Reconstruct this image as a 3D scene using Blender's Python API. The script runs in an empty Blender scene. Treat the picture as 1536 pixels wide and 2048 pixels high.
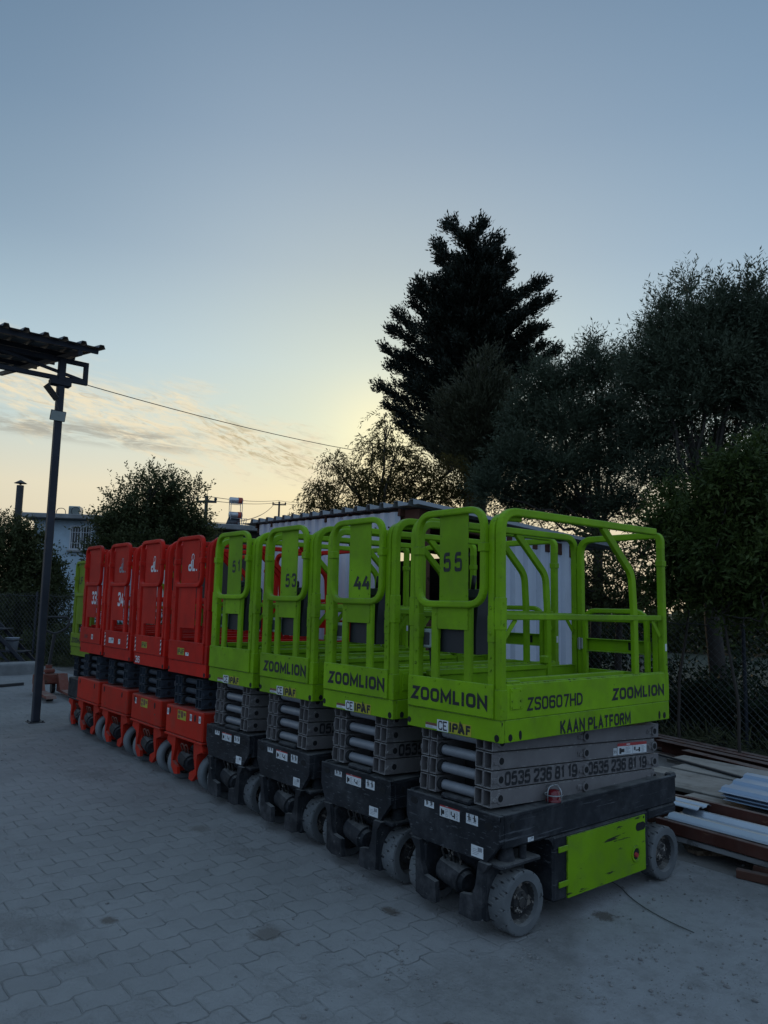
import bpy, bmesh, math, random
import numpy as np
from mathutils import Vector, Matrix

sc = bpy.context.scene
COL = sc.collection

# ------------------------------------------------------------------ camera
CAM = np.array([3.1578, -3.1226, 1.7476])
FPX, PITCH, ROLL, YAW = 1494.87, 0.1241, 0.0202, -0.8837
_cy, _sy = math.cos(YAW), math.sin(YAW)
FW = np.array([_sy * math.cos(PITCH), _cy * math.cos(PITCH), math.sin(PITCH)])
_r0 = np.array([_cy, -_sy, 0.0])
_u0 = np.cross(_r0, FW)
RT = _r0 * math.cos(ROLL) + _u0 * math.sin(ROLL)
UP = -_r0 * math.sin(ROLL) + _u0 * math.cos(ROLL)
cam = bpy.data.cameras.new('camera')
cam_o = bpy.data.objects.new('camera', cam)
COL.objects.link(cam_o)
cam.sensor_fit = 'VERTICAL'
cam.sensor_height = 36.0
cam.lens = 36.0 * FPX / 2048.0
cam.clip_start = 0.05
cam.clip_end = 2000.0
cam_o.matrix_world = Matrix(((RT[0], UP[0], -FW[0], CAM[0]), (RT[1], UP[1], -FW[1], CAM[1]),
                             (RT[2], UP[2], -FW[2], CAM[2]), (0, 0, 0, 1)))
sc.camera = cam_o


def ray(x, y):
    d = FW * FPX + RT * (x - 768) - UP * (y - 1024)
    return d / np.linalg.norm(d)


def at(x, y, D):
    """point seen at photo pixel (x, y), D metres away over the ground"""
    d = ray(x, y)
    return CAM + d * (D / math.hypot(d[0], d[1]))


SUN = ray(772, 866)
SUN_EL = math.asin(SUN[2])
SUN_AZ = math.atan2(SUN[0], SUN[1])


# ------------------------------------------------------------------ node helpers
class NT:
    def __init__(s, tree):
        s.t = tree

    def n(s, typ, ins=None, **kw):
        nd = s.t.nodes.new(typ)
        for k, v in kw.items():
            setattr(nd, k, v)
        for k, v in (ins or {}).items():
            s.put(nd.inputs[k], v)
        return nd

    def put(s, sock, v):
        if isinstance(v, bpy.types.NodeSocket):
            s.t.links.new(v, sock)
        elif v is not None:
            if sock.type == 'RGBA' and len(v) == 3:
                v = (*v, 1)
            sock.default_value = v

    def m(s, op, a, b=None, c=None, clamp=False):
        nd = s.t.nodes.new('ShaderNodeMath')
        nd.operation = op
        nd.use_clamp = clamp
        for i, v in enumerate((a, b, c)):
            if v is not None:
                s.put(nd.inputs[i], v)
        return nd.outputs[0]

    def vm(s, op, a, b=None):
        nd = s.t.nodes.new('ShaderNodeVectorMath')
        nd.operation = op
        s.put(nd.inputs[0], a)
        if b is not None:
            s.put(nd.inputs[1], b)
        return nd

    def mix(s, f, a, b, mode='MIX'):
        nd = s.t.nodes.new('ShaderNodeMix')
        nd.data_type = 'RGBA'
        nd.blend_type = mode
        s.put(nd.inputs[0], f)
        s.put(nd.inputs[6], a)
        s.put(nd.inputs[7], b)
        return nd.outputs[2]

    def ss(s, v, lo, hi):
        nd = s.t.nodes.new('ShaderNodeMapRange')
        nd.interpolation_type = 'SMOOTHSTEP'
        s.put(nd.inputs[0], v)
        nd.inputs[1].default_value = lo
        nd.inputs[2].default_value = hi
        return nd.outputs[0]

    def noise(s, vec, scale, detail=3.0, rough=0.55, dist=0.0):
        nd = s.n('ShaderNodeTexNoise', {'Vector': vec, 'Scale': scale, 'Detail': detail, 'Roughness': rough, 'Distortion': dist})
        return nd.outputs[0]

    def scalev(s, vec, v):
        return s.vm('MULTIPLY', vec, v).outputs[0]

    def ramp(s, f, stops):
        nd = s.t.nodes.new('ShaderNodeValToRGB')
        s.put(nd.inputs[0], f)
        e = nd.color_ramp.elements
        while len(e) < len(stops):
            e.new(0.5)
        for el, (p, c) in zip(e, stops):
            el.position = p
            el.color = (*c, 1) if len(c) == 3 else c
        return nd.outputs[0]


def srgb(r, g, b):
    f = lambda c: (c / 255 / 12.92) if c <= 10.3 else ((c / 255 + 0.055) / 1.055) ** 2.4
    return (f(r), f(g), f(b))


# ------------------------------------------------------------------ sky
w = bpy.data.worlds.new('World')
sc.world = w
w.use_nodes = True
T = NT(w.node_tree)
bg = w.node_tree.nodes['Background']
sky = T.n('ShaderNodeTexSky', sky_type='NISHITA', sun_disc=False, sun_elevation=SUN_EL, sun_rotation=SUN_AZ,
          air_density=1.0, dust_density=1.5, ozone_density=2.0)
dirv = T.n('ShaderNodeTexCoord').outputs['Generated']
dirv = T.vm('NORMALIZE', dirv).outputs[0]
sep = T.n('ShaderNodeSeparateXYZ', {0: dirv})
el = T.m('MULTIPLY', T.m('ARCSINE', sep.outputs[2]), 180 / math.pi)       # degrees above the horizon
cosang = T.vm('DOT_PRODUCT', dirv, tuple(SUN)).outputs['Value']
ang = T.m('MULTIPLY', T.m('ARCCOSINE', T.m('MINIMUM', cosang, 0.999999)), 180 / math.pi)
sky_hi = T.ramp(T.m('DIVIDE', el, 90, clamp=True), [
    (0.0, srgb(196, 184, 160)), (0.045, srgb(207, 196, 172)), (0.09, srgb(213, 207, 184)), (0.14, srgb(184, 203, 202)),
    (0.2, srgb(164, 192, 207)), (0.28, srgb(138, 168, 192)), (0.37, srgb(117, 149, 178)), (0.47, srgb(102, 134, 164)),
    (0.65, srgb(136, 166, 198)), (1.0, srgb(156, 186, 216))])
# the sunset side is warm, the far side of the sky plain pale blue
far_hi = T.ramp(T.m('DIVIDE', el, 90, clamp=True), [
    (0.0, srgb(150, 172, 204)), (0.15, srgb(162, 190, 222)), (0.4, srgb(168, 198, 230)), (1.0, srgb(156, 186, 216))])
base = T.mix(T.ss(ang, 45, 95), sky_hi, far_hi)
nish = T.mix(1.0, sky.outputs[0], (0.085, 0.085, 0.085), 'MULTIPLY')
nish = T.mix(T.ss(ang, 10, 40), base, nish)
base = T.mix(0.12, base, nish)
# glow of the low sun behind haze
g1 = T.m('POWER', 2.718, T.m('MULTIPLY', T.m('MULTIPLY', ang, ang), -1 / (2 * 3.0 ** 2)))
g2 = T.m('POWER', 2.718, T.m('MULTIPLY', T.m('MULTIPLY', ang, ang), -1 / (2 * 9.0 ** 2)))
g3 = T.m('POWER', 2.718, T.m('MULTIPLY', T.m('MULTIPLY', ang, ang), -1 / (2 * 19.0 ** 2)))
glow = T.mix(1.0, T.mix(g3, (0, 0, 0), (0.17, 0.122, 0.06)), T.mix(g2, (0, 0, 0), (0.13, 0.092, 0.035)), 'ADD')
glow = T.mix(1.0, glow, T.mix(g1, (0, 0, 0), (0.22, 0.13, 0.0)), 'ADD')
base = T.mix(1.0, base, glow, 'ADD')
base = T.mix(T.m('MULTIPLY', g2, 0.5), base, T.mix(1.0, base, (1.0, 0.97, 0.72), 'MULTIPLY'))
az0 = T.m('MULTIPLY', T.m('ARCTAN2', sep.outputs[0], sep.outputs[1]), 180 / math.pi)
lf = T.m('MULTIPLY', T.m('SUBTRACT', 1, T.ss(az0, -84, -58)), T.ss(el, 15, 28))
base = T.mix(lf, base, T.mix(1.0, base, (0.84, 0.85, 0.86), 'MULTIPLY'))
# thin evening cloud: a streaky band to the left of the sun
az = T.m('MULTIPLY', T.m('ARCTAN2', sep.outputs[0], sep.outputs[1]), 180 / math.pi)
el2 = T.m('ADD', el, T.m('MULTIPLY', T.m('ADD', az, 65), 0.186))
cv = T.n('ShaderNodeCombineXYZ', {0: T.m('MULTIPLY', az, 0.16), 1: T.m('MULTIPLY', el2, 0.5)}).outputs[0]
c1 = T.noise(cv, 1.0, 9, 0.62, 0.6)
cvb = T.n('ShaderNodeCombineXYZ', {0: T.m('MULTIPLY', az, 0.5), 1: T.m('MULTIPLY', el2, 2.0)}).outputs[0]
c2 = T.noise(cvb, 1.0, 9, 0.66, 0.8)
c2b = T.noise(T.vm('ADD', cvb, (3.3, 8.1, 0)).outputs[0], 1.15, 9, 0.66, 1.0)
ee = T.m('ADD', el2, T.m('MULTIPLY', T.m('SUBTRACT', c1, 0.5), 9.0))
azl = T.m('MULTIPLY', T.m('SUBTRACT', 1, T.ss(az, -57.5, -51)), T.ss(az, -120, -92))
dens = T.m('MULTIPLY', T.m('MULTIPLY', T.ss(ee, 9.7, 11.4), T.m('SUBTRACT', 1, T.ss(ee, 12.9, 16.0))), azl)
base = T.mix(T.m('MULTIPLY', dens, T.m('ADD', 0.18, T.m('MULTIPLY', T.ss(c2, 0.36, 0.62), 0.72))), base, srgb(236, 222, 190))
base = T.mix(T.m('MULTIPLY', T.m('MULTIPLY', dens, T.ss(c2b, 0.50, 0.68)), 0.45), base, srgb(186, 176, 156))
el3 = T.m('ADD', el, T.m('MULTIPLY', T.m('ADD', az, 70), 0.035))
b2 = T.m('MULTIPLY', T.ss(el3, 10.6, 11.5), T.m('SUBTRACT', 1, T.ss(el3, 11.9, 12.9)))
b2 = T.m('MULTIPLY', b2, T.m('MULTIPLY', T.m('SUBTRACT', 1, T.ss(az, -69, -63)), T.ss(az, -140, -100)))
cv2 = T.n('ShaderNodeCombineXYZ', {0: T.m('MULTIPLY', az, 0.16), 1: T.m('MULTIPLY', el3, 1.1)}).outputs[0]
c3 = T.noise(cv2, 1.6, 9, 0.68, 0.7)
base = T.mix(T.m('MULTIPLY', T.m('MULTIPLY', b2, T.ss(c3, 0.36, 0.6)), 0.8), base, srgb(160, 157, 146))
el4 = T.m('ADD', el, T.m('MULTIPLY', T.m('ADD', az, 60), 0.33))
b3 = T.m('MULTIPLY', T.ss(el4, 9.9, 11.1), T.m('SUBTRACT', 1, T.ss(el4, 12.0, 13.2)))
b3 = T.m('MULTIPLY', b3, T.m('MULTIPLY', T.m('SUBTRACT', 1, T.ss(az, -57, -53.5)), T.ss(az, -67, -62)))
cv3 = T.n('ShaderNodeCombineXYZ', {0: T.m('MULTIPLY', az, 0.3), 1: T.m('MULTIPLY', el4, 1.3)}).outputs[0]
c4 = T.noise(cv3, 1.9, 8, 0.7, 0.7)
base = T.mix(T.m('MULTIPLY', T.m('MULTIPLY', b3, T.ss(c4, 0.46, 0.64)), 0.75), base, srgb(178, 160, 122))
low = T.m('MULTIPLY', T.ss(el, 2.2, 3.6), T.m('SUBTRACT', 1, T.ss(el, 4.0, 6.0)))
c5 = T.noise(T.n('ShaderNodeCombineXYZ', {0: T.m('MULTIPLY', az, 0.06), 1: T.m('MULTIPLY', el, 0.8)}).outputs[0], 1.5, 5, 0.6)
base = T.mix(T.m('MULTIPLY', T.m('MULTIPLY', low, T.ss(c5, 0.4, 0.65)), 0.5), base, srgb(176, 168, 152))
T.put(bg.inputs[0], T.mix(1.0, base, (10, 10, 10), 'MULTIPLY'))
bg.inputs[1].default_value = 0.1

# ------------------------------------------------------------------ sun (low, behind trees and haze)
sl = bpy.data.lights.new('sun', 'SUN')
sl.energy = 0.35
sl.angle = math.radians(9)
sl.color = (1.0, 0.72, 0.42)
so = bpy.data.objects.new('sun', sl)
COL.objects.link(so)
so.rotation_euler = Vector(SUN).to_track_quat('Z', 'Y').to_euler()

sc.view_settings.view_transform = 'Standard'
sc.view_settings.look = 'None'
sc.view_settings.exposure = 0.07
sc.view_settings.gamma = 1.0

rng = np.random.default_rng(7)
random.seed(7)


def gz(x):
    return -0.0123 * max(-16.0, min(6.0, x))


# ------------------------------------------------------------------ mesh builder
class MB:
    def __init__(s):
        s.v, s.f, s.mi, s.sm = [], [], [], []

    def add(s, vs, fs, mi=0, smooth=False):
        o = len(s.v)
        s.v += [tuple(map(float, q)) for q in vs]
        for f in fs:
            s.f.append([o + i for i in f])
            s.mi.append(mi)
            s.sm.append(smooth)

    def box(s, x0, x1, y0, y1, z0, z1, b=0.004, mi=0, rot=None, piv=None):
        if x1 < x0: x0, x1 = x1, x0
        if y1 < y0: y0, y1 = y1, y0
        if z1 < z0: z0, z1 = z1, z0
        b = min(b, (x1 - x0) * 0.4, (y1 - y0) * 0.4, (z1 - z0) * 0.4)
        cs = [(i, j, k) for i in (0, 1) for j in (0, 1) for k in (0, 1)]
        X, Y, Z = (x0, x1), (y0, y1), (z0, z1)
        sg = (1, -1)
        vs, ix = [], {}
        for (i, j, k) in cs:
            for a in range(3):
                p = [X[i] + (0 if a == 0 else sg[i] * b), Y[j] + (0 if a == 1 else sg[j] * b), Z[k] + (0 if a == 2 else sg[k] * b)]
                ix[(i, j, k, a)] = len(vs)
                vs.append(p)
        fs = []
        for i in (0, 1):
            fs.append([ix[(i, 0, 0, 0)], ix[(i, 1, 0, 0)], ix[(i, 1, 1, 0)], ix[(i, 0, 1, 0)]])
            fs.append([ix[(0, i, 0, 1)], ix[(1, i, 0, 1)], ix[(1, i, 1, 1)], ix[(0, i, 1, 1)]])
            fs.append([ix[(0, 0, i, 2)], ix[(1, 0, i, 2)], ix[(1, 1, i, 2)], ix[(0, 1, i, 2)]])
        for i in (0, 1):
            for j in (0, 1):
                fs.append([ix[(i, j, 0, 0)], ix[(i, j, 1, 0)], ix[(i, j, 1, 1)], ix[(i, j, 0, 1)]])
                fs.append([ix[(i, 0, j, 0)], ix[(i, 1, j, 0)], ix[(i, 1, j, 2)], ix[(i, 0, j, 2)]])
                fs.append([ix[(0, i, j, 1)], ix[(1, i, j, 1)], ix[(1, i, j, 2)], ix[(0, i, j, 2)]])
        for c in cs:
            fs.append([ix[(*c, 0)], ix[(*c, 1)], ix[(*c, 2)]])
        if rot is not None:
            R_ = rot
            pv = Vector(piv if piv is not None else ((x0 + x1) / 2, (y0 + y1) / 2, (z0 + z1) / 2))
            vs = [tuple(R_ @ (Vector(q) - pv) + pv) for q in vs]
        s.add(vs, fs, mi)

    def prism(s, poly, axis, a0, a1, mi=0):
        """poly in the two remaining axes (in xyz order), extruded along axis"""
        n = len(poly)
        def mk(p, a):
            q = list(p)
            q.insert(axis, a)
            return q
        vs = [mk(p, a0) for p in poly] + [mk(p, a1) for p in poly]
        fs = [list(range(n))[::-1], list(range(n, 2 * n))] + [[i, (i + 1) % n, n + (i + 1) % n, n + i] for i in range(n)]
        s.add(vs, fs, mi)

    def sweep(s, path, sec, ref=(0, 0, 1), mi=0, closed=False, caps=True, smooth=False, scale=None):
        P = [Vector(p) for p in path]
        n = len(P)
        k = len(sec)
        vs = []
        ref = Vector(ref)
        for i in range(n):
            if closed:
                t = (P[(i + 1) % n] - P[i - 1])
            else:
                t = P[min(i + 1, n - 1)] - P[max(i - 1, 0)]
            t = t.normalized() if t.length > 1e-9 else Vector((0, 0, 1))
            a = ref - t * ref.dot(t)
            if a.length < 1e-4:
                a = Vector((1, 0, 0)) - t * t.x
                if a.length < 1e-3:
                    a = Vector((0, 1, 0)) - t * t.y
            a.normalize()
            b = t.cross(a)
            # mitre stretch
            f = 1.0
            if 0 < i < n - 1 or closed:
                d1 = (P[i] - P[i - 1]).normalized()
                d2 = (P[(i + 1) % n] - P[i]).normalized()
                c = max(-1, min(1, d1.dot(d2)))
                f = 1 / max(0.6, math.sqrt((1 + c) / 2))
            sca = scale[i] if scale is not None else 1.0
            for (u_, v_) in sec:
                vs.append(P[i] + a * (u_ * sca) + b * (v_ * sca * f))
        fs = []
        rg = n if closed else n - 1
        for i in range(rg):
            j = (i + 1) % n
            for q in range(k):
                fs.append([i * k + q, i * k + (q + 1) % k, j * k + (q + 1) % k, j * k + q])
        if caps and not closed:
            fs.append(list(range(k))[::-1])
            fs.append([(n - 1) * k + q for q in range(k)])
        s.add(vs, fs, mi, smooth)

    def cyl(s, p0, p1, r0, r1=None, n=16, mi=0, smooth=True, caps=True):
        r1 = r0 if r1 is None else r1
        p0, p1 = Vector(p0), Vector(p1)
        t = (p1 - p0).normalized()
        a = t.orthogonal().normalized()
        b = t.cross(a)
        vs = []
        for p, r in ((p0, r0), (p1, r1)):
            for i in range(n):
                th = 2 * math.pi * i / n
                vs.append(p + a * (r * math.cos(th)) + b * (r * math.sin(th)))
        s.add(vs, [[i, (i + 1) % n, n + (i + 1) % n, n + i] for i in range(n)], mi, smooth)
        if caps:
            s.add(vs, [list(range(n))[::-1], list(range(n, 2 * n))], mi, False)

    def lathe(s, prof, c, axis, n=32, mi=0, smooth=True, fn=None):
        """prof: list of (a along axis, radius)"""
        vs = []
        for q, (a, r) in enumerate(prof):
            for i in range(n):
                rr = r if fn is None else fn(q, i, r)
                th = 2 * math.pi * i / n
                p = [rr * math.cos(th), rr * math.sin(th)]
                p.insert(axis, a)
                vs.append((c[0] + p[0], c[1] + p[1], c[2] + p[2]))
        fs = []
        for q in range(len(prof) - 1):
            for i in range(n):
                fs.append([q * n + i, q * n + (i + 1) % n, (q + 1) * n + (i + 1) % n, (q + 1) * n + i])
        s.add(vs, fs, mi, smooth)

    def quad(s, a, b, c, d, mi=0):
        s.add([a, b, c, d], [[0, 1, 2, 3]], mi)

    def build(s, name, mats, parent=None, loc=None, recalc=True):
        me = bpy.data.meshes.new(name)
        me.from_pydata(s.v, [], s.f)
        for m_ in (mats if isinstance(mats, (list, tuple)) else [mats]):
            me.materials.append(m_)
        me.polygons.foreach_set('material_index', s.mi)
        me.polygons.foreach_set('use_smooth', s.sm)
        if recalc:
            bm = bmesh.new()
            bm.from_mesh(me)
            bmesh.ops.recalc_face_normals(bm, faces=bm.faces)
            bm.to_mesh(me)
            bm.free()
        me.update()
        o = bpy.data.objects.new(name, me)
        COL.objects.link(o)
        if parent is not None:
            o.parent = parent
        if loc is not None:
            o.location = loc
        return o


def tag(o, label=None, cat=None, group=None, kind=None):
    if label: o['label'] = label
    if cat: o['category'] = cat
    if group: o['group'] = group
    if kind: o['kind'] = kind
    return o


def empty(name, loc=(0, 0, 0), rz=0.0):
    o = bpy.data.objects.new(name, None)
    o.empty_display_size = 0.2
    COL.objects.link(o)
    o.location = loc
    o.rotation_euler = (0, 0, rz)
    return o


def copy_tree(o, parent=None):
    c = o.copy()
    COL.objects.link(c)
    c.parent = parent
    for ch in list(o.children):
        copy_tree(ch, c)
    return c


def fillet(pts, r, n=6, closed=False):
    P = [Vector(p) for p in pts]
    out = []
    m = len(P)
    for i in range(m):
        if not closed and i in (0, m - 1):
            out.append(P[i])
            continue
        a, b, c = P[i - 1], P[i], P[(i + 1) % m]
        d1, d2 = (a - b), (c - b)
        l = min(r, d1.length * 0.49, d2.length * 0.49)
        p1, p2 = b + d1.normalized() * l, b + d2.normalized() * l
        for k in range(n + 1):
            t = k / n
            # arc-like quadratic
            out.append(p1 * (1 - t) ** 2 + b * (2 * t * (1 - t)) + p2 * t * t)
    return out


def rsec(w_, h_, r=0.008, n=2):
    pts = []
    for (sx, sy, a0) in ((1, 1, 0), (-1, 1, 90), (-1, -1, 180), (1, -1, 270)):
        cx, cy = sx * (w_ / 2 - r), sy * (h_ / 2 - r)
        for k in range(n + 1):
            a = math.radians(a0 + 90 * k / n)
            pts.append((cx + r * math.cos(a), cy + r * math.sin(a)))
    return pts


def circ(r, n=8):
    return [(r * math.cos(2 * math.pi * i / n), r * math.sin(2 * math.pi * i / n)) for i in range(n)]


# block lettering: centre lines of each glyph in a unit box, drawn as flat mitred strokes
GLY = {
    '0': (.62, [('c', .34, [(0, 0), (1, 0), (1, 1), (0, 1)])]),
    '1': (.36, [('o', 0, [(0, .78), (.7, 1), (.7, 0)])]),
    '2': (.62, [('o', .34, [(0, .72), (0, 1), (1, 1), (1, .55), (0, .12), (0, 0), (1, 0)])]),
    '3': (.62, [('o', .34, [(0, .78), (0, 1), (1, 1), (1, .52), (.35, .52)]), ('o', .34, [(.4, .52), (1, .52), (1, 0), (0, 0), (0, .22)])]),
    '4': (.66, [('o', 0, [(.55, 1), (0, .26), (1, .26)]), ('o', 0, [(.74, .58), (.74, -.06)])]),
    '5': (.62, [('o', .3, [(.95, 1), (.06, 1), (0, .48), (.2, .6), (1, .62), (1, 0), (0, 0), (0, .2)])]),
    '6': (.62, [('o', .3, [(1, .8), (1, 1), (0, 1), (0, 0), (1, 0), (1, .58), (.1, .56)])]),
    '7': (.60, [('o', 0, [(0, 1), (1, 1), (.36, -.06)])]),
    '8': (.62, [('c', .3, [(0.06, .53), (.94, .53), (.94, 1), (.06, 1)]), ('c', .3, [(0, 0), (1, 0), (1, .52), (0, .52)])]),
    '9': (.62, [('o', .3, [(0, .2), (0, 0), (1, 0), (1, 1), (0, 1), (0, .42), (.9, .44)])]),
    'A': (.70, [('o', 0, [(0, -.06), (.5, 1), (1, -.06)]), ('o', 0, [(.22, .28), (.78, .28)])]),
    'C': (.62, [('o', .34, [(1, .75), (1, 1), (0, 1), (0, 0), (1, 0), (1, .25)])]),
    'D': (.64, [('c', 0, [(0, 0), (.55, 0), (.9, .14), (1, .34), (1, .66), (.9, .86), (.55, 1), (0, 1)])]),
    'E': (.56, [('o', 0, [(1.15, 1), (0, 1), (0, 0), (1.15, 0)]), ('o', 0, [(.05, .52), (.85, .52)])]),
    'F': (.56, [('o', 0, [(1, 1), (0, 1), (0, -.06)]), ('o', 0, [(.05, .5), (.85, .5)])]),
    'H': (.64, [('o', 0, [(0, -.06), (0, 1.06)]), ('o', 0, [(1, -.06), (1, 1.06)]), ('o', 0, [(.02, .5), (.98, .5)])]),
    'I': (.10, [('o', 0, [(.5, -.06), (.5, .5), (.5, 1.06)])]),
    'K': (.66, [('o', 0, [(0, -.06), (0, 1.06)]), ('o', 0, [(1, 1.04), (.08, .42)]), ('o', 0, [(.3, .55), (1, -.04)])]),
    'L': (.44, [('o', 0, [(0, 1.06), (0, 0), (1.18, 0)])]),
    'M': (.84, [('o', 0, [(0, -.06), (0, 1), (.5, .2), (1, 1), (1, -.06)])]),
    'N': (.68, [('o', 0, [(0, -.06), (0, 1), (1, 0), (1, 1.06)])]),
    'O': (.66, [('c', .36, [(0, 0), (1, 0), (1, 1), (0, 1)])]),
    'P': (.62, [('o', .3, [(0, -.06), (0, 1), (1, 1), (1, .46), (.05, .46)])]),
    'R': (.64, [('o', .3, [(0, -.06), (0, 1), (1, 1), (1, .5), (.05, .5)]), ('o', 0, [(.5, .48), (1, -.06)])]),
    'S': (.62, [('o', .3, [(1, .76), (1, 1), (0, 1), (0, .56), (1, .48), (1, 0), (0, 0), (0, .24)])]),
    'T': (.60, [('o', 0, [(-.02, 1), (1.02, 1)]), ('o', 0, [(.5, .96), (.5, -.06)])]),
    'Z': (.62, [('o', 0, [(0, 1), (1, 1), (0, 0), (1, 0)])]),
    'd': (.60, [('c', .3, [(0, 0), (1, 0), (1, .58), (0, .58)]), ('o', 0, [(1, .3), (1, 1.06)])]),
    '.': (.14, [('o', 0, [(.5, -.06), (.5, .08)])]),
}


def stroke_text(body, th):
    """strokes as (list of left points, list of right points); th is the stroke width for a cap height of 1"""
    x = 0.0
    out = []
    for ch in body:
        if ch == ' ':
            x += 0.42
            continue
        wd, strokes = GLY[ch]
        for kind, rad, pts in strokes:
            P = [Vector((x + th / 2 + px * wd, 0.0 if py < 0 else 1.0 if py > 1 else th / 2 + py * (1 - th), 0)) for px, py in pts]
            cl = kind == 'c'
            if rad:
                P = fillet(P, rad * wd, 4, cl)
            n = len(P)
            Lf, Rt = [], []
            for i in range(n):
                a = P[i - 1] if (cl or i > 0) else None
                c = P[(i + 1) % n] if (cl or i < n - 1) else None
                d1 = (P[i] - a).normalized() if a is not None and (P[i] - a).length > 1e-6 else None
                d2 = (c - P[i]).normalized() if c is not None and (c - P[i]).length > 1e-6 else None
                d1, d2 = d1 or d2, d2 or d1
                n1, n2 = Vector((-d1.y, d1.x, 0)), Vector((-d2.y, d2.x, 0))
                m_ = n1 + n2
                m_ = m_.normalized() if m_.length > 1e-3 else n1
                k = th / 2 / max(0.42, m_.dot(n1))
                Lf.append(P[i] + m_ * k)
                Rt.append(P[i] - m_ * k)
            if cl:
                Lf.append(Lf[0]); Rt.append(Rt[0])
            out.append((Lf, Rt))
        x += wd + th + 0.13
    return out


def text_on(mb, body, plane, a0, a1, b0, b1, off, bold=0.02, mi=0):
    """fit block lettering in a rectangle; plane 'front' (a=x, b=z, y=off) or 'side' (a=y, b=z, x=off)"""
    st = stroke_text(body, 0.155 + bold * 1.5)
    xs = [q.x for s_ in st for side in s_ for q in side]
    lo, hi = min(xs), max(xs)
    sg = -1 if plane == 'front' else 1
    for k, (Lf, Rt) in enumerate(st):
        vs = []
        o = off + sg * 0.00012 * (k % 4)
        for q in Lf + Rt:
            a = a0 + (q.x - lo) / (hi - lo) * (a1 - a0)
            b = b0 + q.y * (b1 - b0)
            vs.append((a, o, b) if plane == 'front' else (o, a, b))
        n = len(Lf)
        mb.add(vs, [[i, i + 1, n + i + 1, n + i] for i in range(n - 1)], mi)


# ------------------------------------------------------------------ materials
def new_mat(name):
    m_ = bpy.data.materials.new(name)
    m_.use_nodes = True
    t = NT(m_.node_tree)
    p = m_.node_tree.nodes['Principled BSDF']
    return m_, t, p


def coords(t, seed=True):
    oc = t.n('ShaderNodeTexCoord').outputs['Object']
    if seed:
        rd = t.n('ShaderNodeObjectInfo').outputs['Random']
        return t.vm('ADD', oc, t.n('ShaderNodeCombineXYZ', {0: t.m('MULTIPLY', rd, 31.0), 1: t.m('MULTIPLY', rd, 17.0), 2: rd}).outputs[0]).outputs[0]
    return oc


def paint(name, col, chip=(0.02, 0.02, 0.02), chip_lo=0.70, stretch=(1, 1, 1), chip_scale=9.0, rough=0.42, dust=0.25,
          dust_col=(0.16, 0.15, 0.14), var=0.12, metal=0.0, bump=0.0, edge=0.0):
    m_, t, p = new_mat(name)
    oc = coords(t)
    n1 = t.noise(oc, 2.3, 4, 0.6)
    c = t.mix(t.ss(n1, 0.3, 0.7), tuple(x * (1 - var) for x in col), tuple(min(1, x * (1 + var)) for x in col))
    n2 = t.noise(oc, 6.0, 6, 0.7)
    dn = t.m('MULTIPLY', t.ss(n2, 0.42, 0.75), dust)
    c = t.mix(dn, c, dust_col)
    n3 = t.noise(t.scalev(oc, stretch), chip_scale, 6, 0.65, 0.3)
    ch = t.ss(n3, chip_lo, chip_lo + 0.03)
    c = t.mix(ch, c, chip)
    t.put(p.inputs['Base Color'], c)
    # settled dust on whatever faces up
    nz = t.n('ShaderNodeSeparateXYZ', {0: t.n('ShaderNodeNewGeometry').outputs['True Normal']}).outputs[2]
    c = t.mix(t.m('MULTIPLY', t.m('MULTIPLY', t.ss(nz, 0.55, 0.95), t.ss(n2, 0.25, 0.6)), min(0.8, dust + 0.2)), c, tuple(0.5 * a + 0.5 * b for a, b in zip(dust_col, (0.24, 0.235, 0.22))))
    rd = t.n('ShaderNodeObjectInfo').outputs['Random']
    c = t.mix(1.0, c, t.mix(rd, (0.90, 0.90, 0.90), (1.06, 1.06, 1.06)), 'MULTIPLY')
    if edge:
        bn = t.n('ShaderNodeBevel', {'Radius': 0.007}, samples=4).outputs[0]
        dt = t.vm('DOT_PRODUCT', bn, t.n('ShaderNodeNewGeometry').outputs['Normal']).outputs['Value']
        n5 = t.noise(oc, 24, 5, 0.7)
        ew = t.m('MULTIPLY', t.ss(t.m('SUBTRACT', 1.0, dt), 0.02, 0.16), t.ss(n5, 0.50, 0.60))
        c = t.mix(t.m('MULTIPLY', ew, edge), c, chip)
    t.put(p.inputs['Base Color'], c)
    p.inputs['Specular IOR Level'].default_value = 0.2
    t.put(p.inputs['Roughness'], t.m('ADD', rough, t.m('MULTIPLY', n2, 0.25)))
    p.inputs['Metallic'].default_value = metal
    if bump:
        t.put(p.inputs['Normal'], t.n('ShaderNodeBump', {'Strength': bump, 'Distance': 0.01, 'Height': n2}).outputs[0])
    return m_


def plain(name, col, rough=0.6, metal=0.0, var=0.2, scale=12.0, bump=0.0, emit=None):
    m_, t, p = new_mat(name)
    oc = coords(t)
    n1 = t.noise(oc, scale, 5, 0.6)
    t.put(p.inputs['Base Color'], t.mix(n1, tuple(x * (1 - var) for x in col), tuple(min(1, x * (1 + var)) for x in col)))
    p.inputs['Roughness'].default_value = rough
    p.inputs['Metallic'].default_value = metal
    if bump:
        t.put(p.inputs['Normal'], t.n('ShaderNodeBump', {'Strength': bump, 'Distance': 0.01, 'Height': n1}).outputs[0])
    return m_


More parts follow.
